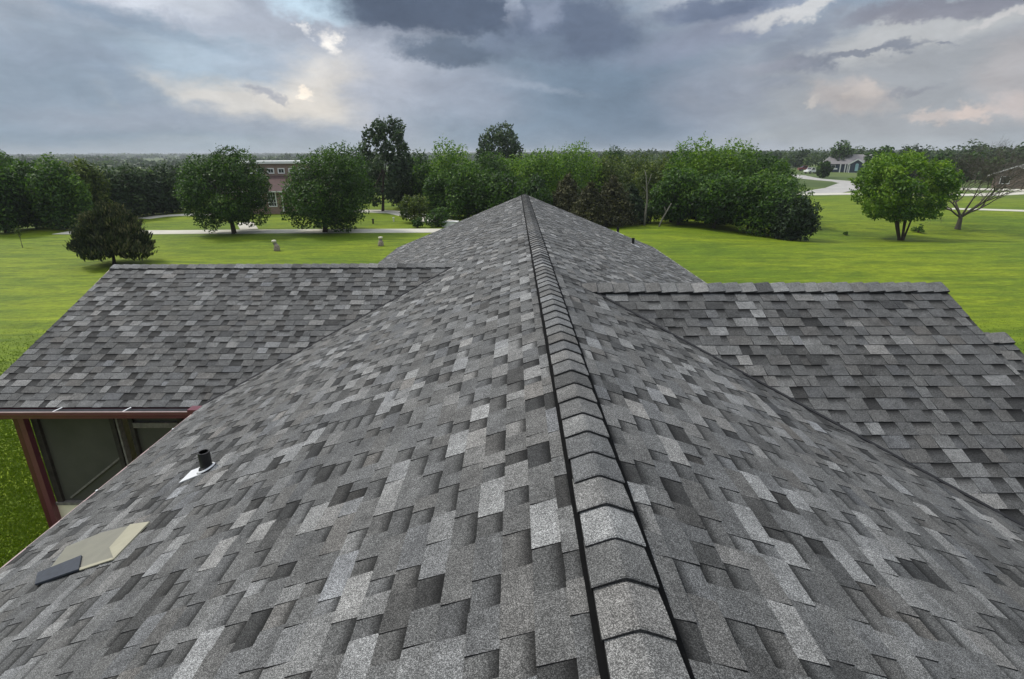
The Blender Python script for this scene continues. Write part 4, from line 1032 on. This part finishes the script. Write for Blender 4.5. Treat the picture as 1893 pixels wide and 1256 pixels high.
def pickup(px, py, mat, rz, label, bed=True, L=5.4):
    p = G(px, py); o = empty('pickup_truck', p, label, 'truck', rz=rz); mb = MB()
    prof = [(-L/2, .45), (-L/2, 1.05), (-.2, 1.08), (-.05, 1.75), (1.15, 1.78), (1.65, 1.12), (L/2-.1, 1.0), (L/2, .5)]
    for s_ in (-.92, .92): mb.face([(x, s_, z) for x, z in (prof if s_ < 0 else prof[::-1])])
    for i in range(len(prof)):
        a, b = prof[i], prof[(i+1) % len(prof)]; mb.face([(a[0], -.92, a[1]), (a[0], .92, a[1]), (b[0], .92, b[1]), (b[0], -.92, b[1])])
    mb.build('body', mat, o)
    for s_ in (-.93, .93):
        mb = MB(); mb.face([(.05, s_, 1.15), (1.5, s_, 1.15), (1.1, s_, 1.68), (.12, s_, 1.68)]); mb.build('window', GLASS, o)
    mb = MB(); mb.face([(1.18, -.8, 1.74), (1.18, .8, 1.74), (1.62, .8, 1.2), (1.62, -.8, 1.2)]); w_ = mb.build('windscreen', GLASS, o); w_.location = (.012, 0, .01)
    for x in (-L/2+.95, L/2-.95):
        for s_ in (-.85, .85):
            mb = MB(); mb.tube([(x, s_-.12, .38), (x, s_+.12, .38)], [.38, .38], 14); w_ = mb.build('wheel', BLACK, o)
            mb = MB(); mb.tube([(x, s_-.13, .38), (x, s_+.13, .38)], [.2, .2], 10); mb.build('rim', GREYM, w_)
pickup(1501, 321, plain('white_car_paint', (.75, .75, .74), .3, .5), math.radians(200), 'white pickup truck parked on the gravel drive of the blue house')
pickup(1490, 316.5, plain('red_car_paint', (.20, .03, .03), .3, .5), math.radians(170), 'dark red truck parked behind the white pickup')

# ------------------------------------------------------------------ real grass tufts on the lawn nearest the camera
def grass():
    rng = np.random.default_rng(5); n = 260000
    r = rng.uniform(7**.5, 34**.5, n)**2; az = rng.uniform(-.86, .86, n); nn = n//2; r[:nn] = 8+20*rng.beta(1.2, 2.6, nn); az[:nn] = rng.uniform(-.98, -.60, nn)
    x = r*np.sin(az); y = r*np.cos(az)
    inh = ((x > EX0-.3) & (x < EX1+.3) & (y < Y_FAR)) | ((x > XLb) & (x < EX0) & (y > ye) & (y < YL+3.7)) | ((x < XX) & (x > 0) & (y < 13)) | ((x > -7) & (x < 8) & (r > 26))
    dr = (y > 44) & (x < 0)
    ok = ~(inh | dr | ((x > EX0-1.6) & (y < ye))); x, y, r = x[ok], y[ok], r[ok]; n = len(x); z = H(x, y)
    a = rng.uniform(0, 6.28, n); s = (.008+.0006*r)*sm(34, 20, r)*rng.uniform(.7, 1.4, n); h = (.035+.0006*r)*(.3+.7*sm(34, 20, r))*rng.uniform(.5, 1.3, n); ln = rng.normal(size=(n, 2))*.5
    q = np.zeros((n, 3, 3)); q[:, 0] = np.stack([x-np.cos(a)*s, y-np.sin(a)*s, z-.005], 1); q[:, 1] = np.stack([x+np.cos(a)*s, y+np.sin(a)*s, z-.005], 1)
    q[:, 2] = np.stack([x+ln[:, 0]*h, y+ln[:, 1]*h, z+h], 1)
    o = quads('grass', q, G_GRASS, None, {'shade': np.clip(rng.normal(size=n)*.10+.48, 0, 1)}, k=3); tag(o, 'short mown grass blades on the lawn around the house', 'grass', kind='stuff')
G_GRASS = leaf_mat('grass_blade', (.055, .100, .005), (.100, .160, .006), (.18, .24, .010), .7, .25)
grass()

# ------------------------------------------------------------------ air
def haze():
    mb = MB(); mb.box((-9500, -9500, -20), (9500, 9500, 22)); m_ = bpy.data.materials.new('haze'); m_.use_nodes = True; nt = m_.node_tree; nt.nodes.clear()
    v = nt.nodes.new('ShaderNodeVolumePrincipled'); v.inputs['Color'].default_value = (.86, .90, .95, 1); v.inputs['Density'].default_value = .00026
    out = nt.nodes.new('ShaderNodeOutputMaterial'); nt.links.new(v.outputs[0], out.inputs['Volume'])
    o = mb.build('haze', m_); tag(o, 'thin bluish haze over the land', 'haze', kind='stuff')
haze()
